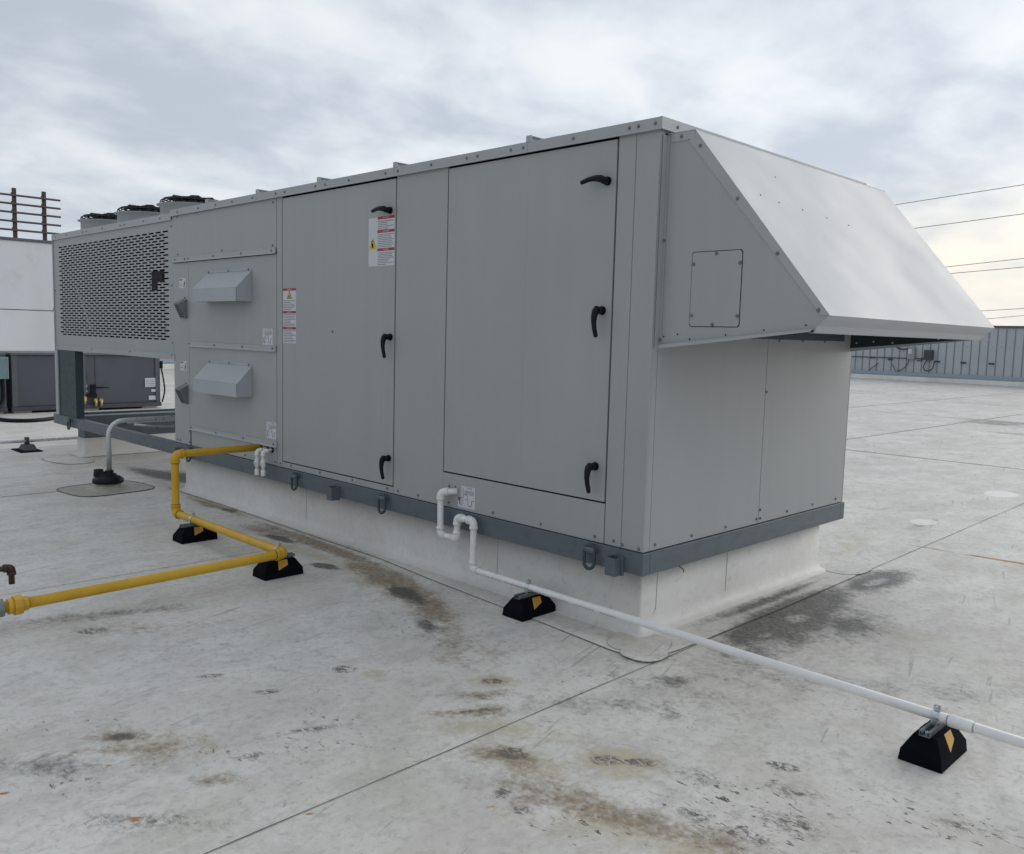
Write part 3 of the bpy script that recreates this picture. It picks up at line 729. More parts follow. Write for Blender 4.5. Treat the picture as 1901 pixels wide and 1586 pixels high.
def trap_label(x0, x1, z0, z1, y, parent, label):
    mb = MB(); w = x1-x0; h = z1-z0
    mb.box(x0, x1, y-.0006, y, z0, z1, W_); yb = y-.0007
    text_mesh(mb, 'CAUTION', x0+w*.66, z1-h*.075, h*.085, yb-.0003, B_)
    for i in range(6): mb.box(x0+w*.38, x1-w*.06, yb-.0002, yb, z1-h*(.18+i*.035), z1-h*(.195+i*.035), I_)
    def L(a, b, c, d, t=.012, m=B_):
        mb.tube([(x0+w*a, yb-.0001, z0+h*b), (x0+w*c, yb-.0001, z0+h*d)], w*t*.62, 6, mat=m)
    L(.30, .92, .30, .45); L(.30, .45, .10, .45); L(.10, .45, .10, .15, .018); L(.10, .15, .26, .13, .018)
    for i in range(3): L(.08, .90-i*.1, .24, .89-i*.1, .010, I_)
    for i in range(4): L(.14, .38-i*.06, .32, .37-i*.06, .008, I_)
    L(.34, .62, .55, .60, .012); L(.55, .60, .60, .28, .012)
    mb.tube([(x0+w*(.70+.10*math.cos(a)), yb-.0004, z0+h*(.20-.09*math.sin(a))) for a in [math.pi*i/8 for i in range(9)]], w*.009, 6, mat=B_)
    L(.80, .20, .80, .38, .014); L(.80, .38, .95, .40, .014); L(.60, .20, .60, .3)
    L(.46, .40, .49, .40, .03)
    build(mb, 'drain_label', W_, parent, label=label)
trap_label(-1.493, -1.330, .529, .672, -.0004, U, 'white sticker with black pipe trap drawing beside the white drain pipe')
trap_label(-4.012, -3.850, 1.519, 1.655, -.0004, U, 'upper small white diagram sticker above the middle molding')
trap_label(-3.955, -3.795, .733, .872, -.0004, U, 'lower small white diagram sticker above the yellow pipe')
for z0 in (2.020, 1.228):
    mb = MB(); x0, x1, z1 = -5.610, -5.470, z0+.095
    mb.box(x0, x1, -.0008, -.0004, z0, z1, W_)
    mb.box(x0+.008, x0+.07, -.0012, -.0009, z1-.022, z1-.008, I_)
    mb.prism([(x1-.045, -.0012, z0+.030), (x1-.018, -.0012, z0+.030), (x1-.012, -.0012, z0+.075), (x1-.026, -.0012, z0+.055)], (0, .0003, 0), B_)
    mb.box(x1-.050, x1-.014, -.0012, -.0009, z0+.010, z0+.022, I_); mb.prism([(x0+.02, -.0012, z0+.025), (x0+.05, -.0012, z0+.020), (x0+.045, -.0012, z0+.045)], (0, .0003, 0), I_)
    build(mb, 'small_label', W_, U)
# faint plate round the drain outlet
mb = MB(); mb.box(-1.605, -1.465, -.0016, -.0003, .570, .672); build(mb, 'drain_plate', P, U, bevel=.0005)

# ---- condenser section
cs = MB()
X0, X1, Z0, Z1 = -9.17, -5.745, 1.362, 2.690
px0, px1, pz0, pz1 = X0, X1, Z0, Z1
rows = 38; rp = (2.600-1.515)/rows; sl = .124; pitch = .1675; sh = .0158; n = 19
def q(x0, x1, z0, z1, y=0.0): cs.poly([(x0, y, z0), (x1, y, z0), (x1, y, z1), (x0, y, z1)])
zprev = pz0
slots = []
for r_ in range(rows):
    zc = 1.522+r_*rp; q(px0, px1, zprev, zc-sh/2)
    off = 0 if r_ % 2 else pitch/2
    xa = px0; xs0 = -8.985+off
    cnt = n if r_ % 2 else n-1
    for i in range(cnt):
        s0 = xs0+i*pitch; s1 = s0+sl
        if -6.236 < (s0+s1)/2 < -5.955 and 2.02 < zc < 2.19: pass
        q(xa, s0, zc-sh/2, zc+sh/2); xa = s1
        for (a0, b0, a1, b1) in ((s0, zc-sh/2, s1, zc-sh/2), (s1, zc-sh/2, s1, zc+sh/2), (s1, zc+sh/2, s0, zc+sh/2), (s0, zc+sh/2, s0, zc-sh/2)):
            cs.poly([(a0, 0, b0), (a1, 0, b1), (a1, .0016, b1), (a0, .0016, b0)])
    q(xa, px1, zc-sh/2, zc+sh/2); zprev = zc+sh/2
q(px0, px1, zprev, pz1)
cpanel = build(cs, 'perforated_panel', P, U, recalc=False)
box('condenser_coil', M['dark_in'], U, X0+.03, X1, .045, .11, 1.40, 2.68, 0)
mb = MB(); mb.tube([(-8.52, .035, 2.10), (-8.05, .035, 1.60)], .007, 6); mb.tube([(-8.30, .037, 1.585), (-8.02, .037, 1.60)], .010, 6); mb.tube([(-7.5, .035, 1.58), (-7.44, .035, 1.58)], .009, 6)
for z in (1.96, 1.86, 1.76): mb.tube([(-8.30, .035, z-.04), (-8.2, .035, z-.05)], .006, 6)
build(mb, 'slot_light_streak', M['thrulight'], U)  # added pale tubes imitate light seen through the slots
mb = MB(); mb.box(X0, X0+.012, .004, 2.38, Z0, Z1); mb.box(X0+.0125, X1, 2.37, 2.38, Z0, Z1); mb.box(X0+.0125, X1-.001, .012, 2.369, Z0+.0, Z0+.010)
build(mb, 'condenser_box', P, U, bevel=.001)
mb = MB(); mb.box(X0-.004, X1+.02, -.006, -.0005, Z0-.035, Z0+.022); mb.box(X0-.004, X1+.02, .0, .04, Z0-.035, Z0-.030)
lf = build(mb, 'lower_flange', PT, U, bevel=.001)
mb = MB(); mb.box(X0-.02, X0-.001, -.012, .04, .40, Z1-.01); mb.box(-9.168, -9.075, -.022, -.006, .51, 1.325); build(mb, 'corner_angle', PT, U, bevel=.001)
xs2 = [-9.20, -8.06, -6.93, -5.757]; ctr = []
for a, b in zip(xs2, xs2[1:]):
    mb = MB(); z0, z1 = 2.676, 2.746
    pts = [(a+.001, -.002, z1), (a+.001, -.012, z1), (a+.001, -.012, z0+.008), (a+.001, -.019, z0), (a+.001, -.002, z0+.004)]
    mb.prism(pts, (b-a-.002, 0, 0)); ctr.append(build(mb, 'roof_trim', PT, U, bevel=.001))
box('condenser_roof', PT, U, -9.20, -5.757, 0, 2.40, 2.705, 2.743, .001)
for x in (-9.05, -8.663, -8.125, -8.005, -7.513, -7.008, -6.891, -6.40, -6.0):
    t = ctr[0] if x < -8.06 else ctr[1] if x < -6.93 else ctr[2]
    screws(t, [(x, -.012, 2.712)])
screws(lf, [(x, -.006, 1.372) for x in (-9.1, -7.922, -6.826, -5.78)])
screws(cpanel, [(-5.772, 0, 2.62), (-5.772, 0, 2.05), (-9.13, 0, 2.06), (-5.772, 0, 1.49)])
# emblem: dark flag-like F mark
mb = MB(); y = -.004
mb.box(-6.240, -5.945, y, -.001, 2.092, 2.200); mb.box(-6.240, -6.112, y, -.001, 2.008, 2.0915)
mb.box(-6.18, -5.97, y-.006, y-.0004, 2.115, 2.165)
build(mb, 'maker_emblem', M['inkb'], cpanel)
# posts
box('support_post', M['post'], U, -9.145, -8.50, -.004, .09, .510, 1.325, .002)
box('support_post', M['post'], U, -9.13, -8.98, 2.28, 2.38, .510, 1.325, .002)
# side switch box with red knob at far left edge
mb = MB(); mb.box(-9.29, -9.175, .05, .30, 1.85, 2.28); sb_ = build(mb, 'switch_box', M['eboxg'], U, bevel=.004)
build(MB().tube([(-9.29, .08, 1.83), (-9.34, .06, 1.83)], .04, 12), 'red_knob', M['redk'], sb_)
build(MB().tube([(-9.2, .03, 1.85), (-9.21, .03, 1.6), (-9.19, .02, 1.2), (-9.19, .05, .8)], .018, 8), 'cable', M['eboxd'], sb_)
# fans
def fan(cx, cy):
    r = .325
    c = MB(); c.lathe([(r, 2.757), (r, 2.880), (r+.035, 2.893), (r+.035, 2.898), (r-.012, 2.898), (r-.012, 2.76)], (cx, cy, 0), 40)
    sh_ = build(c, 'fan_shroud', M['paint_trim'], U, recalc=True)
    g = MB()
    for rr, z in ((r-.004, 2.902), (r-.010, 2.940), (r-.035, 2.958), (r-.10, 2.965), (r-.17, 2.966), (.09, 2.966)):
        g.tube([(cx+rr*math.cos(2*math.pi*i/32), cy+rr*math.sin(2*math.pi*i/32), z) for i in range(32)], .0065, 6, closed=True)
    for i in range(16):
        a = 2*math.pi*i/16
        g.tube([(cx+q_*math.cos(a), cy+q_*math.sin(a), z) for q_, z in ((r, 2.898), (r-.004, 2.93), (r-.02, 2.952), (r-.06, 2.966), (r-.12, 2.970), (.08, 2.970))], .0055, 5)
    build(g, 'fan_guard', M['fanbl'], sh_)
    mo = MB(); mo.lathe([(.0, 2.80), (.09, 2.80), (.10, 2.84), (.10, 2.955), (.08, 2.962), (0, 2.962)], (cx, cy, 0), 24)
    for i in range(4):
        a = R(20+90*i); d = V((math.cos(a), math.sin(a), 0)); p0 = V((cx, cy, 2.975))
        mo.tube([p0+d*.03, p0+d*.26-V((0, 0, .006)), p0+d*.315-V((0, 0, .05))], .016, 8)
    for dx in (-.06, .05): mo.tube([(cx+dx-.03, cy-.07, 2.975), (cx+dx-.02, cy-.03, 2.997), (cx+dx+.02, cy+.02, 2.997), (cx+dx+.03, cy+.06, 2.975)], .017, 8)
    build(mo, 'fan_motor', M['fanbl'], sh_)
    bl = MB()
    for i in range(5):
        a = 2*math.pi*i/5+.3; d = V((math.cos(a), math.sin(a), 0)); s = V((-d.y, d.x, 0)); c0 = V((cx, cy, 2.82))
        p = [c0+d*.10-s*.04+V((0, 0, .02)), c0+d*.29-s*.11+V((0, 0, .03)), c0+d*.30+s*.09-V((0, 0, .03)), c0+d*.10+s*.04-V((0, 0, .02))]
        bl.prism(p, (0, 0, .004))
    build(bl, 'fan_blades', M['fanbl'], sh_)
for cy in (.45, 1.75):
    for cx in (-8.53, -7.385, -6.25): fan(cx, cy)
# frame lateral members seen under the condenser
# ================================================================== PIPES
def polypipe(pts, r, bend, n=16):
    """straight legs with rounded corners"""
    pts = [V(p) for p in pts]; out = [pts[0]]
    for i in range(1, len(pts)-1):
        a = (pts[i-1]-pts[i]).normalized(); b = (pts[i+1]-pts[i]).normalized()
        out += arc(pts[i], pts[i]+a*bend, pts[i]+b*bend, 7)
    out.append(pts[-1]); return MB().tube(out, r, n)
gy = -.755; gz = .162
gas = empty('gas_pipe', (-3.2, gy, 0), 'yellow painted gas pipe running from the grey unit down to the roof and off left', 'gas pipe')
c1 = (-4.05, gy, .638); c2 = (-4.05, gy, gz); c3 = (-2.375, gy, gz)
build(polypipe([(-4.05, .0, .643), c1, c2, c3, (-2.40, -2.46, .128)], .030, .045, 20), 'pipe', M['yellow'], gas)
elbow(c1, (0, 1, 0), (0, 0, -1), .036, .044, gas, M['yellow']); elbow(c2, (0, 0, 1), (1, 0, 0), .036, .044, gas, M['yellow']); elbow(c3, (-1, 0, 0), (0, -1, 0), .036, .044, gas, M['yellow'])
for c, d in ((V(c1)+V((0, .072, 0)), (0, 1, 0)), (V(c1)-V((0, 0, .072)), (0, 0, 1)), (V(c2)+V((0, 0, .072)), (0, 0, 1)), (V(c2)+V((.072, 0, 0)), (1, 0, 0)), (V(c3)-V((.072, 0, 0)), (1, 0, 0)), (V(c3)-V((0, .072, 0)), (0, 1, 0))):
    collar_line(c, d, .0315, gas, M['joint'], .003)
# union
ud = V((-2.40, -2.46, .128))-V(c3); ud.normalize(); p0 = V((-2.40, -2.375, .1296))
un = MB(); un.tube([p0-ud*.06, p0-ud*.030], .041, 8); un.tube([p0-ud*.030, p0+ud*.012], .056, 8); un.tube([p0+ud*.012, p0+ud*.04], .043, 18)
build(un, 'union', M['yellow'], gas, bevel=.002)
vv = MB(); p1 = V((-2.40, -2.435, .128)); vv.tube([p1, p1+ud*.04], .050, 8); vv.tube([p1+ud*.04, p1+ud*.12], [.045, .06], 16); vv.tube([p1+ud*.12, p1+ud*.2], .045, 16)
build(vv, 'valve', M['valve'], gas, bevel=.002)
# white seal at casing
build(MB().tube([(-4.05, -.004, .643), (-4.05, .002, .643)], .045, 18), 'escutcheon', M['white'], gas)
build(MB().tube([(-4.05, -.0055, .643), (-4.05, .002, .643)], .038, 18), 'grommet', M['black'], gas)
# PVC condensate line
py = -.065; pr = .0205
dr = empty('drain_pipe', (-1.27, py, 0), 'long white PVC drain pipe with a double trap leaving the unit and running right', 'drain pipe')
A_ = (-1.595, py, .612); B0 = (-1.590, py, .335); C0 = (-1.425, py, .335); D0 = (-1.425, py, .478); E0 = (-1.268, py, .478); F0 = (-1.268, py, .168)
build(polypipe([(-1.500, .0, .628), (-1.552, -.045, .620), A_, B0, C0, D0, E0, F0, (1.60, -.10, .160), (6.5, -.15, .150)][0:1]+[(-1.595, py, .618), B0, C0, D0, E0, F0, (6.5, -.155, .150)], pr, .030, 20), 'pipe', M['pvc'], dr)
def ell(c, d1, d2): return elbow(c, d1, d2, pr*1.22, .028, dr, M['pvc'], .010)
dd = (V((-1.500, 0, .628))-V((-1.595, py, .618))).normalized()
ell((-1.595, py, .618), dd, (0, 0, -1)); ell(B0, (0, 0, 1), (1, 0, 0)); ell(C0, (-1, 0, 0), (0, 0, 1)); ell(D0, (0, 0, -1), (1, 0, 0)); ell(E0, (-1, 0, 0), (0, 0, -1)); ell(F0, (0, 0, 1), (1, -.01, 0))
cpb = MB(); cpb.tube([(1.610, -.1005, .1605), (1.700, -.1015, .1603)], pr*1.22, 20); build(cpb, 'coupling', M['pvc'], dr, bevel=.0015)
for c, d in ((V((-1.425, py, .478))+V((.048, 0, 0)), (1, 0, 0)), (V(F0)+V((.052, 0, 0)), (1, 0, 0)), (V(B0)+V((.052, 0, 0)), (1, 0, 0)), (V(E0)-V((0, 0, .052)), (0, 0, 1))):
    collar_line(c, d, pr*1.03, dr, M['pvcjoint'], .002)
for x in (1.606, 1.704): collar_line((x, -.1005, .1605), (1, -.01, 0), pr*1.03, dr, M['pvcjoint'], .002)
# printed line along the pipe
mb = MB()
for i in range(60):
    x = -1.10+i*.017
    if i % 11 in (7, 8): continue
    y = py-.004-(x+1.27)*.0116; z = .1675-(x+1.27)*.0023
    a = R(205); mb.box(x, x+random.uniform(.005, .012), y+(pr+.0003)*math.cos(a)-.0004, y+(pr+.0003)*math.cos(a), z+pr*math.sin(a)-.002, z+pr*math.sin(a)+.0015)
build(mb, 'printed_marking', M['ink'], dr)
# two short trap stubs next to gas pipe
for x, dx, lab in ((-3.938, 0, 'short white PVC drain stub with round cleanout, left of the pair beside the yellow pipe'), (-3.862, 0, 'short white PVC drain stub with round cleanout, right of the pair beside the yellow pipe')):
    st = empty('drain_stub', (x, -.05, .43), lab, 'drain stub', 'short drain stubs beside the gas pipe')
    yo = -.10 if x < -3.9 else -.085
    build(polypipe([(x, 0, .640), (x, yo, .632), (x, yo, .43)], .014, .022, 14), 'pipe', M['pvc'], st)
    elbow((x, yo, .632), (0, 1, 0), (0, 0, -1), .018, .022, st, M['pvc'], .006)
    t = MB(); t.tube([(x, yo, .560), (x, yo, .500)], .019, 14); t.tube([(x, yo, .53), (x, yo-.026, .53)], .016, 14); t.tube([(x, yo, .475), (x, yo, .425)], .020, 14)
    tt = build(t, 'tee', M['pvc'], st, bevel=.001)
    build(MB().tube([(x, yo-.0262, .53), (x, yo-.0275, .53)], .010, 12), 'cleanout_hole', M['pvcjoint'], tt)
    build(MB().tube([(x, -.0045, .640), (x, .002, .640)], .026, 16), 'grommet', M['black'], st)

# ---- pipe support blocks
def support(name, label, loc, pipe_off, pipe_r, pz, group='rubber pipe supports on the roof'):
    rt = empty(name, (0, 0, 0), label, 'pipe support', group)
    lo = [(-.085, -.145), (.085, -.145), (.085, .145), (-.085, .145)]
    b = MB()
    z1, z2 = .048, .112
    r0 = [(x, y, 0) for x, y in lo]; r1 = [(x*.93, y*.985, z1) for x, y in lo]; r2 = [(x*.52, y*.70, z2) for x, y in lo]
    v = [[b.bm.verts.new(p) for p in r] for r in (r0, r1, r2)]
    for A, B in zip(v, v[1:]):
        for k in range(4): b.bm.faces.new([A[k], A[(k+1) % 4], B[(k+1) % 4], B[k]])
    b.bm.faces.new(v[0][::-1]); b.bm.faces.new(v[-1])
    blk = build(b, 'rubber_block', M['rubber'], rt, bevel=.003)
    s = MB(); w, h, L = .0205, .022, .115; z0 = z2+.0005; t = .0025
    s.box(-w, w, -L, L, z0, z0+t); s.box(-w, -w+t, -L, L, z0+t, z0+h); s.box(w-t, w, -L, L, z0+t, z0+h)
    s.box(-w+t, -w+.009, -L, L, z0+h-t, z0+h); s.box(w-.009, w-t, -L, L, z0+h-t, z0+h)
    s.box(-w+.009, -w+.009+t, -L, L, z0+h-.009, z0+h-t); s.box(w-.009-t, w-.009, -L, L, z0+h-.009, z0+h-t)
    st = build(s, 'strut_channel', M['strut'], rt)
    bo = MB(); bo.tube([(0, -L+.03, z0+t), (0, -L+.03, z0+.012)], .009, 6); bo.tube([(0, L-.03, z0+t), (0, L-.03, z0+.012)], .009, 6); build(bo, 'bolt', M['zinc'], st)
    for sx in (1, -1):
        # reflective sticker on the sloped face
        a = V((sx*.085*.93, 0, z1)); c = V((sx*.085*.52, 0, z2)); n_ = V((sx*(z2-z1), 0, (abs(a.x)-abs(c.x)))).normalized()
        def P_(y, t_): return a+(c-a)*t_+V((0, y, 0))+n_*.0008
        pts = [P_(-.040, .05), P_(.036, .45), P_(.040, .98), P_(-.028, .98)]
        k = MB(); k.prism(pts, n_*.0008)
        build(k, 'reflector', M['amber'], rt)
    # clamp
    c = MB(); po = pipe_off
    ring = [(0+.0, po+(pipe_r+.0022)*math.cos(a), pz+(pipe_r+.0022)*math.sin(a)) for a in [2*math.pi*i/24 for i in range(24)]]
    for i in range(24):
        p, q2 = V(ring[i]), V(ring[(i+1) % 24]); cc = V((0, po, pz))
        o1, o2 = (p-cc).normalized()*.0022, (q2-cc).normalized()*.0022
        c.hexa([p-o1+V((-.013, 0, 0)), q2-o2+V((-.013, 0, 0)), q2+o2+V((-.013, 0, 0)), p+o1+V((-.013, 0, 0))], [p-o1+V((.013, 0, 0)), q2-o2+V((.013, 0, 0)), q2+o2+V((.013, 0, 0)), p+o1+V((.013, 0, 0))])
    for sgn in (-1, 1): c.box(-.013, .013, po+sgn*(pipe_r+.001), po+sgn*(pipe_r+.0035), z0+h-.004, pz)
    c.box(-.013, .013, po-.0045, po-.0015, pz+pipe_r+.002, pz+pipe_r+.026); c.box(-.013, .013, po+.0015, po+.0045, pz+pipe_r+.002, pz+pipe_r+.026)
    c.tube([(0, po-.014, pz+pipe_r+.016), (0, po+.016, pz+pipe_r+.016)], .0045, 8); c.tube([(0, po-.012, pz+pipe_r+.016), (0, po-.005, pz+pipe_r+.016)], .009, 6)
    build(c, 'pipe_clamp', M['zinc'], rt)
    rt.location = loc
    return rt
support('pipe_support', 'black rubber block strapped under the yellow pipe just right of its upright leg', (-3.735, -.742, 0), -.013, .030, gz)
support('pipe_support', 'black rubber block under the outer corner bend of the yellow pipe', (-2.452, -.760, 0), .005, .030, gz)
support('pipe_support', 'black rubber block with amber sticker under the white pipe close to the curb', (-.768, -.058, 0), -.012, pr, .1645)
support('pipe_support', 'black rubber block with amber sticker in the right foreground under the white pipe', (1.562, -.110, 0), .011, pr, .161)
# block for far-left conduit
fl = empty('pipe_support', (-9.68, -.22, 0), 'small black and grey pipe stand on a flat pad under the far left conduit', 'pipe support', 'rubber pipe supports on the roof')
build(MB().box(-9.88, -9.46, -.36, -.10, .001, .014), 'pad', M['rubber'], fl, bevel=.003)
b = MB(); b.hexa([(-9.80, -.30, .0145), (-9.54, -.30, .0145), (-9.54, -.14, .0145), (-9.80, -.14, .0145)], [(-9.74, -.28, .085), (-9.60, -.28, .085), (-9.60, -.16, .085), (-9.74, -.16, .085)])
build(b, 'stand', M['eboxd'], fl, bevel=.005)
b = MB(); b.tube([(-9.68, -.225, .085), (-9.68, -.225, .175)], .03, 10); build(b, 'clamp', M['eboxd'], fl)
cd = MB(); cd.tube([(-9.68, -3.2, .125), (-9.68, 2.8, .130)], .021, 12)
tag(build(cd, 'conduit', M['galv']), 'straight bright galvanised conduit lying low across the roof at the far left', 'conduit')

# ---- flashed roof penetration with bent conduit
pad = empty('pipe_flashing', (-6.33, -.46, 0), 'dirty beige flashing patch with a black pipe boot on the roof', 'pipe flashing')
mb = MB(); mb.prism([(x, y, .0012) for x, y in rounded(-6.33, -.46, .36, .40, 20, 4.0, .12)], (0, 0, .004)); build(mb, 'patch', M['padb'], pad, bevel=.001)
mb = MB(); rr = rounded(-6.33, -.46, .36, .40, 28, 4.0, .12); mb.tube([(x, y, .004) for x, y in rr], .006, 5, closed=True); build(mb, 'patch_edge', M['seam'], pad)
mb = MB(); mb.lathe([(.21, .0055), (.19, .012), (.15, .02), (.13, .035), (.12, .065), (0, .066)], (-6.36, -.43, 0), 32); build(mb, 'cone', M['padb'], pad)
mb = MB(); mb.lathe([(.0, .062), (.145, .062), (.150, .075), (.145, .10), (.11, .125), (.085, .13), (.08, .15), (0, .15)], (-6.36, -.43, 0), 32)
mb.lathe([(.05, .12), (.045, .19), (.03, .195), (0, .195)], (-6.42, -.50, 0), 16); mb.lathe([(.04, .12), (.036, .17), (0, .172)], (-6.38, -.47, 0), 16); mb.lathe([(.045, .12), (.040, .185), (.0, .187)], (-6.35, -.42, 0), 16)
build(mb, 'boot', M['black'], pad)
def cond_pipe(label, pts, r, bend, mat='galv'):
    o = build(polypipe(pts, r, bend), 'conduit', M[mat]); return tag(o, label, 'conduit')
cond_pipe('thick bent galvanised conduit rising from the black roof boot and curving under the unit', [(-6.35, -.42, .15), (-6.35, -.42, .685), (-6.35, 1.9, .700)], .025, .15)
cond_pipe('bright straight conduit just below the bent one under the unit', [(-6.42, -.2, .655), (-6.42, 1.9, .655)], .013, .05)
o = build(MB().tube([(-6.5, -.10, .62), (-6.5, .10, .592), (-6.5, .25, .580), (-6.5, .4, .585), (-6.5, 1.9, .60)], .012, 10), 'conduit', M['galv'])
tag(o, 'thin sagging conduit, lowest of the bundle under the left end of the unit', 'conduit')

# black iron drip leg at left edge
bi = empty('black_pipe', (-2.55, -2.40, 0), 'dark iron pipe stub with a downturned elbow at the left edge above the seam', 'pipe stub')

# ================================================================== BACKGROUND
# white penthouse wall on the left
pw = empty('penthouse', (-23.5, -4, 0), 'tall white clad penthouse wall behind the left end with a dark roof edge', 'penthouse')
mb = MB(); mb.box(-26, -22.00, -14, 6.2, 1.984, 3.70); build(mb, 'upper_wall', M['wallw'], pw, bevel=.01)
mb = MB(); mb.box(-26, -22.02, -14, 6.2, .93, 1.968); build(mb, 'lower_wall', M['wallw'], pw, bevel=.01)
mb = MB(); mb.box(-25.9, -22.10, -13.9, 6.1, 0, .928); mb.box(-25.9, -22.06, -13.9, 6.1, 1.9685, 1.9835); build(mb, 'base', M['capd'], pw)
mb = MB(); mb.box(-26.05, -21.96, -14.05, 6.25, 3.701, 3.77); build(mb, 'roof_cap', M['capd'], pw, bevel=.01)
# pipe rack on the penthouse
rk = empty('pipe_rack', (-22.05, 2, 3.77), 'brown steel rack of five horizontal bars on two posts on top of the white penthouse', 'rack')
for y in (3.17, 3.86, 2.2, 1.2):
    mb = MB(); mb.box(-22.08, -22.01, y-.045, y+.045, 3.771, 5.0)
    for z in (4.81, 4.60, 4.39, 4.17, 3.955): mb.box(-22.009, -21.99, y-.085, y-.046, z-.02, z+.07)
    build(mb, 'post', M['brown'], rk, bevel=.004)
for z in (4.815, 4.605, 4.395, 4.175, 3.96): build(MB().tube([(-21.975, -2, z), (-21.975, 4.23, z)], .026, 8), 'bar', M['brown'], rk)
# dark condensing units
def condensing(y0, y1, label, panels, label_y=None):
    rt = empty('condensing_unit', (-15.4, (y0+y1)/2, 0), label, 'condensing unit', 'dark condensing units behind the left end')
    mb = MB(); mb.box(-16.0, -14.92, y0+.02, y1-.02, .12, 1.06); body = build(mb, 'body', M['cond'], rt, bevel=.01)
    mb = MB(); mb.box(-16.03, -14.88, y0, y1, 1.061, 1.105); build(mb, 'top_cover', M['condl'], rt, bevel=.008)
    mb = MB(); mb.box(-16.0, -14.86, y0, y1, .04, .119); build(mb, 'base_rail', M['eboxd'], rt, bevel=.004)
    mb = MB(); mb.box(-15.95, -14.95, y0+.05, y0+.35, 0, .039); mb.box(-15.95, -14.95, y1-.35, y1-.05, 0, .039); build(mb, 'curb_block', M['curbwhite'], rt)
    for y in (y0+.02, y1-.10): build(MB().box(-14.918, -14.895, y, y+.09, .12, 1.06), 'corner_post', M['condl'], rt, bevel=.003)
    for y in panels: build(MB().box(-14.919, -14.912, y-.006, y+.006, .12, 1.06), 'panel_seam', M['eboxd'], rt)
    return rt, body
ca, cb = condensing(1.02, 2.20, 'dark grey condensing unit with disconnect box on its left side', ())
c2, cb2 = condensing(2.21, 3.76, 'dark grey condensing unit with brass valves and white labels', (2.50,))
mb = MB()
for i in range(11): mb.box(-14.905, -14.90, 2.20, 2.35, .56+i*.02, .568+i*.02)
build(mb, 'louver', M['eboxd'], c2)
mb = MB(); mb.box(-14.911, -14.905, 3.45, 3.66, .43, .61, W_)
for i in range(4): mb.box(-14.9045, -14.904, 3.47, 3.64, .46+i*.035, .47+i*.035, I_)
build(mb, 'rating_label', W_, c2)
for (ya, yb_, za, zb_, mt) in ((3.57, 3.66, .33, .38, W_), (3.52, 3.66, .17, .25, W_), (2.22, 2.34, .44, .50, M['eboxg']), (2.20, 2.34, .36, .39, W_)):
    build(MB().box(-14.911, -14.905, ya, yb_, za, zb_), 'small_label', mt, c2)
mb = MB()
for y, z in ((2.21, .26), (2.27, .25), (2.47, .20), (2.57, .20)):
    mb.tube([(-14.91, y, z), (-14.82, y, z)], .035, 10); mb.tube([(-14.83, y, z), (-14.83, y, z-.12)], .024, 10)
build(mb, 'service_valve', M['brass'], c2)
mb = MB(); mb.box(-14.911, -14.87, 2.40, 2.49, .32, .50); mb.tube([(-14.88, 2.50, .44), (-14.85, 2.72, .44)], .012, 8); mb.box(-14.911, -14.85, 2.32, 2.50, .26, .32); build(mb, 'filter_drier', M['black'], c2)
mb = MB(); mb.box(-14.90, -14.72, .66, .95, .64, 1.03); bb = build(mb, 'disconnect_box', M['teal'], ca, bevel=.01)
mb = MB(); mb.tube(smooth([(-14.80, .86, .64), (-14.80, .86, .25), (-14.65, .72, .10), (-14.2, .55, .035), (-13.5, .52, .03), (-13.2, .85, .03), (-13.5, 1.35, .03), (-14.1, 1.75, .035), (-14.5, 2.0, .04)]), .034, 10)
build(mb, 'flexible_conduit', M['black'], bb)
mb = MB(); mb.tube(smooth([(-14.88, 3.77, .80), (-14.86, 3.80, .6), (-14.85, 3.82, .35), (-14.88, 3.78, .12)]), .016, 8); mb.box(-14.95, -14.87, 3.762, 3.80, .80, .95); build(mb, 'cable_whip', M['black'], c2)
# third unit just in the frame at far left
c3_, _ = condensing(-.9, .95, 'dark grey condensing unit cut off by the left edge behind the disconnect box', ())

# metal clad parapet walls
def metal_wall(name, label, along, pos, a0, a1, inward):
    rt = empty(name, (pos, (a0+a1)/2, 0) if along == 'y' else ((a0+a1)/2, pos, 0), label, 'parapet wall')
    def bx(mb, a, b, d0, d1, z0, z1, mat=None):
        d0 *= inward; d1 *= inward
        if along == 'x': mb.box(a, b, pos+min(d0, d1), pos+max(d0, d1), z0, z1, mat)
        else: mb.box(pos+min(d0, d1), pos+max(d0, d1), a, b, z0, z1, mat)
    m = MB(); bx(m, a0, a1, 0, -.3, .10, 2.53); build(m, 'cladding', M['wallm'], rt)
    m = MB(); x = a0
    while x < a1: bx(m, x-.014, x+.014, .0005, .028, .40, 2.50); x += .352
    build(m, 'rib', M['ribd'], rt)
    m = MB(); bx(m, a0, a1, .06, -.36, 2.531, 2.64); build(m, 'cap', M['capd'], rt, bevel=.01)
    m = MB(); bx(m, a0, a1, .0005, .10, .205, .41); bx(m, a0, a1, .1005, .12, .27, .31); build(m, 'base_ledge', M['walll'], rt, bevel=.006)
    m = MB(); bx(m, a0, a1, .0005, .26, .001, .2045); build(m, 'base_flashing', M['curbwhite'], rt, bevel=.02)
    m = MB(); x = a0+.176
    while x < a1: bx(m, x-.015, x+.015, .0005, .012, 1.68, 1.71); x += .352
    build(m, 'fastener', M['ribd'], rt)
    return rt
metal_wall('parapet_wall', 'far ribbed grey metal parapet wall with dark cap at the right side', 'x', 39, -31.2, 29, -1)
metal_wall('parapet_wall', 'far ribbed grey metal wall glimpsed under the left end of the unit', 'y', -30.9, -25, 38.6, 1)
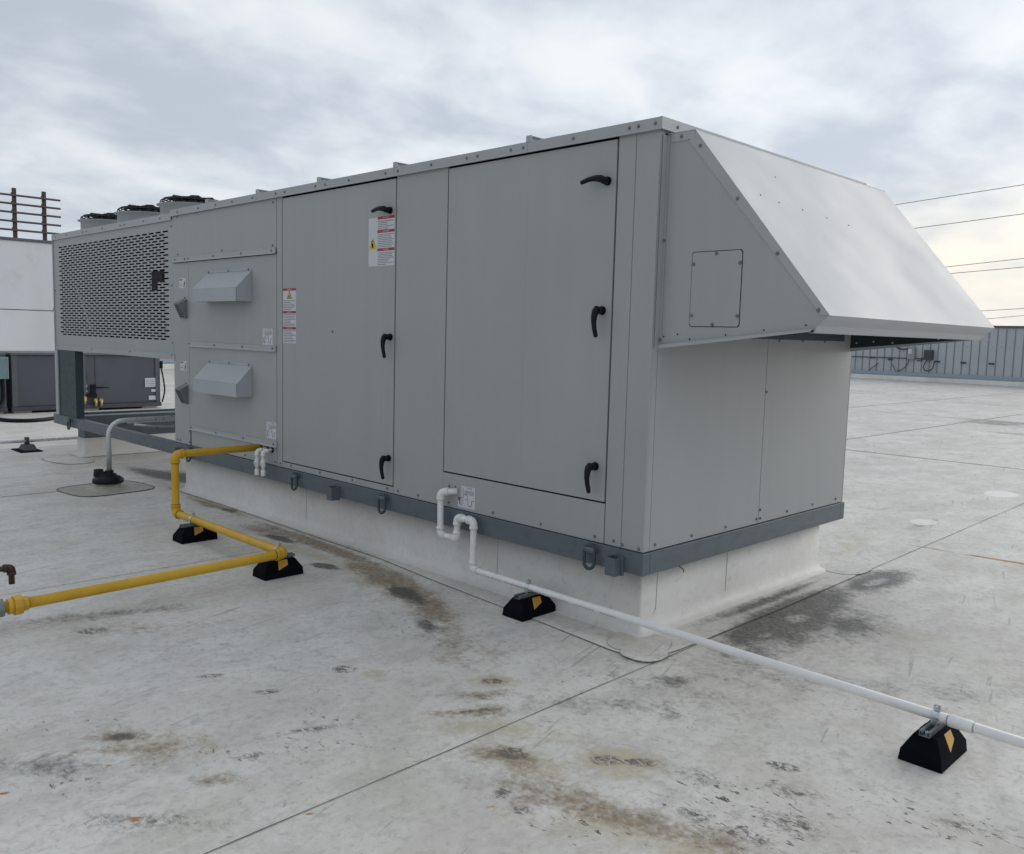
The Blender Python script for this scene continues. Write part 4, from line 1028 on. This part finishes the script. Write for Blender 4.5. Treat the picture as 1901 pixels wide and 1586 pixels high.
# electrical gear on the far wall (faces -y)
g1_ = empty('electrical_box', (-13.35, 38.9, 1.0), 'pale grey electrical box with white label mounted on the far metal wall', 'electrical box')
build(MB().box(-13.50, -13.18, 38.78, 38.96, 1.02, 1.60), 'box', M['eboxg'], g1_, bevel=.01)
build(MB().box(-13.46, -13.30, 38.774, 38.779, 1.28, 1.50), 'label_plate', M['white'], g1_)
build(MB().tube(smooth([(-13.5, 38.9, 1.5), (-13.9, 38.9, 1.5), (-14.25, 38.9, 1.72), (-14.3, 38.9, 1.95)]), .035, 8), 'flexible_conduit', M['eboxd'], g1_)
build(MB().tube(smooth([(-13.45, 38.9, 1.02), (-13.5, 38.9, .8), (-13.7, 38.88, .55), (-13.95, 38.87, .42)]), .02, 8), 'cable', M['eboxd'], g1_)
build(MB().tube([(-13.1, 38.94, .98), (-12.9, 38.94, .96), (-12.88, 38.94, 1.05)], .02, 8), 'hook', M['eboxd'], g1_)
g2_ = empty('electrical_box', (-12.55, 38.9, 1.0), 'dark grey electrical box with looped cable on the far metal wall', 'electrical box')
build(MB().box(-12.74, -12.36, 38.74, 38.96, 1.02, 1.48), 'box', M['eboxd'], g2_, bevel=.01)
build(MB().tube(smooth([(-12.62, 38.88, 1.02), (-12.74, 38.86, .75), (-12.70, 38.85, .56), (-12.5, 38.85, .52), (-12.33, 38.85, .66), (-12.28, 38.86, .95)]), .024, 8), 'cable_loop', M['eboxd'], g2_)
tag(build(MB().tube([(-16.8, 38.93, 1.05), (-12.74, 38.93, 1.06)], .022, 8), 'conduit', M['eboxd']), 'thin dark conduit running level along the far metal wall to the boxes', 'conduit')
first = None
for i, (x, z, lab) in enumerate(((-15.2, 1.04, 'pair of dark outlets on the far wall, nearest to the grey unit'), (-14.35, .98, 'pair of dark outlets under the level conduit, left of the pale box'), (-12.18, .96, 'pair of dark outlets just right of the dark box on the far wall'),
                     (-11.05, .95, 'pair of dark outlets in the middle of the right half of the far wall'), (-9.88, .95, 'pair of dark outlets nearest the right edge on the far wall'))):
    if not first:
        mb = MB(); mb.tube([(-.07, 0, 0), (-.07, -.06, 0)], .045, 8); mb.tube([(.07, 0, 0), (.07, -.06, 0)], .045, 8); mb.box(-.09, .09, -.012, 0, -.03, .03)
        first = build(mb, 'wall_outlet', M['eboxd'], None, (x, 38.97, z)); o = first
    else: o = first.copy(); col.objects.link(o); o.location = (x, 38.97, z)
    tag(o, lab, 'outlet', 'dark outlet fittings on the far wall')
for i, (x0, x1, lab) in enumerate(((-14.9, -15.3, 'thin cable drooping at the foot of the far wall nearest the unit'), (-14.25, -14.0, 'thin cable drooping at the foot of the far wall left of the pale box'))):
    tag(build(MB().tube([(x0, 38.93, .78), ((x0+x1)/2, 38.9, .60), (x1, 38.87, .42)], .018, 6), 'loose_cable', M['eboxd']), lab, 'cable')
# power lines beyond the building
wl = [(((-39.258, 17.792), (-26.217, 18.726)), 'topmost of the power lines in the right sky', .055), (((-36.945, 14.957), (-25.984, 15.725)), 'second power line from the top in the right sky', .055),
      (((-33.42, 10.481), (-25.624, 11.093)), 'upper wire of the middle pair of power lines', .05), (((-32.799, 9.751), (-25.554, 10.197)), 'lower wire of the middle pair of power lines', .05),
      (((-28.911, 5.655), (-25.218, 5.875)), 'upper wire of the lowest pair of power lines above the far wall', .045), (((-28.577, 4.788), (-25.162, 5.143)), 'lowest power line just above the far wall', .04)]
for i, (((xa, za), (xb, zb)), lab, r) in enumerate(wl):
    sl_ = (zb-za)/(xb-xa)
    pts = [(x, 100, za+sl_*(x-xa)*(1 if x > xa else .6)) for x in (-120, -80, xa, (xa+xb)/2, xb, 0, 60)]
    tag(build(MB().tube(pts, r*.62, 6), 'power_line', M['wire']), 'thin dark '+lab, 'power line', 'power lines in the right sky')

# dark iron elbow built where it enters the frame on the left
bp = V((-2.62, -2.36, 0))
def iron(root):
    return root

# ================================================================== CAMERA
f_px = 1625.857
cam = bpy.data.cameras.new('camera'); co = bpy.data.objects.new('camera', cam); col.objects.link(co)
C0_ = V((2.73595022, -3.75224171, 1.65)); r_ = V((0.705216, 0.70851618, 0.02598499)); u_ = V((-0.09190057, 0.05500825, 0.99424764)); w_ = V((-0.70301115, 0.70354738, -0.10390574))
mw = Matrix(((r_.x, u_.x, -w_.x, C0_.x), (r_.y, u_.y, -w_.y, C0_.y), (r_.z, u_.z, -w_.z, C0_.z), (0, 0, 0, 1)))
co.matrix_world = mw
cam.sensor_fit = 'HORIZONTAL'; cam.sensor_width = 36; cam.lens = 36*f_px/1901; cam.clip_end = 3000; cam.clip_start = .05
scn.camera = co
# iron stub: placed in metres relative to the gas line
bi_z = .30
mb = polypipe([(-2.736, -2.9, .255), (-2.736, -2.30, .255), (-2.736, -2.30, .160)], .0165, .02, 14)
build(mb, 'pipe', M['blkiron'], bi); elbow((-2.736, -2.30, .255), (0, -1, 0), (0, 0, -1), .022, .020, bi, M['blkiron'], .008)
bi.location = (-2.736, -2.5, .2)
for ch in bi.children: ch.matrix_parent_inverse = Matrix.Translation(-V(bi.location))

# ================================================================== LIGHT
az = R(16); el = R(26)      # sun behind cloud, beyond the right edge of the picture
sd = V((math.sin(az)*math.cos(el), math.cos(az)*math.cos(el), math.sin(el)))
s = bpy.data.lights.new('sun', 'SUN'); s.energy = .72; s.angle = R(50); s.color = (1, .95, .88)
so = bpy.data.objects.new('sun', s); col.objects.link(so); so.rotation_euler = (-sd).to_track_quat('-Z', 'Y').to_euler()
w = bpy.data.worlds.new('World'); scn.world = w; w.use_nodes = True; nt = w.node_tree
bg = nt.nodes['Background']; bg.inputs['Strength'].default_value = .1
sky = nt.nodes.new('ShaderNodeTexSky'); sky.sky_type = 'NISHITA'; sky.sun_disc = False; sky.sun_elevation = el; sky.sun_rotation = az; sky.dust_density = 2
tc = nt.nodes.new('ShaderNodeTexCoord').outputs['Generated']
sep = nt.nodes.new('ShaderNodeSeparateXYZ'); nt.links.new(tc, sep.inputs[0])
zc = mth(nt, 'ADD', mth(nt, 'MAXIMUM', sep.outputs[2], 0.0), .26)
cx_ = mth(nt, 'DIVIDE', sep.outputs[0], zc); cy_ = mth(nt, 'DIVIDE', sep.outputs[1], zc)
cmb = nt.nodes.new('ShaderNodeCombineXYZ'); nt.links.new(cx_, cmb.inputs[0]); nt.links.new(cy_, cmb.inputs[1])
pv = mapping(nt, cmb.outputs[0], (1, .85, 1), (0, 0, R(28)), (4.3, 1.7, 0))
n1 = noise(nt, pv, 1.7, 8, .5, .2); n2 = noise(nt, pv, 5.0, 7, .52, .25); n3 = noise(nt, mapping(nt, cmb.outputs[0], loc=(9, 4, 2)), .42, 4, .5)
dens = mth(nt, 'ADD', mth(nt, 'MULTIPLY', n1, .56), mth(nt, 'MULTIPLY', n2, .30)); dens = mth(nt, 'ADD', dens, mth(nt, 'MULTIPLY', n3, .16))
K = 10
def kc(*c): return tuple(x*K for x in c)
cl = mixc(nt, mapr(nt, dens, .42, .56, 0, 1, True), kc(.395, .44, .50), kc(.555, .59, .63))
cl = mixc(nt, mapr(nt, dens, .52, .62, 0, .9, True), cl, kc(.66, .675, .69))
# brightening and warmth round the veiled sun
dv = nt.nodes.new('ShaderNodeVectorMath'); dv.operation = 'DOT_PRODUCT'; nt.links.new(tc, dv.inputs[0]); dv.inputs[1].default_value = V((-.12, .985, .06)).normalized()
glow = mapr(nt, dv.outputs['Value'], .80, 1.0, 0, 1, True)
low = mapr(nt, sep.outputs[2], .02, .22, 1, 0, True)
cl = mixc(nt, mth(nt, 'MULTIPLY', mth(nt, 'MULTIPLY', glow, low), mapr(nt, dens, .42, .62, .25, .85)), cl, kc(.78, .67, .48))
cl = mixc(nt, mapr(nt, sep.outputs[2], .16, .0, 0, .45, True), cl, kc(.60, .62, .65))
# cloud deck dims away from the sun
dm = mapr(nt, dv.outputs['Value'], -1, .9, .62, 1.0)
mm = nt.nodes.new('ShaderNodeVectorMath'); mm.operation = 'SCALE'; nt.links.new(cl, mm.inputs[0]); nt.links.new(dm, mm.inputs['Scale'])
fin = mixc(nt, .93, sky.outputs[0], mm.outputs[0])
nt.links.new(fin, bg.inputs['Color'])

scn.render.engine = 'CYCLES'
scn.view_settings.view_transform = 'Standard'; scn.view_settings.look = 'None'; scn.view_settings.exposure = .55; scn.view_settings.gamma = 1
scn.render.resolution_x = 1024; scn.render.resolution_y = 854
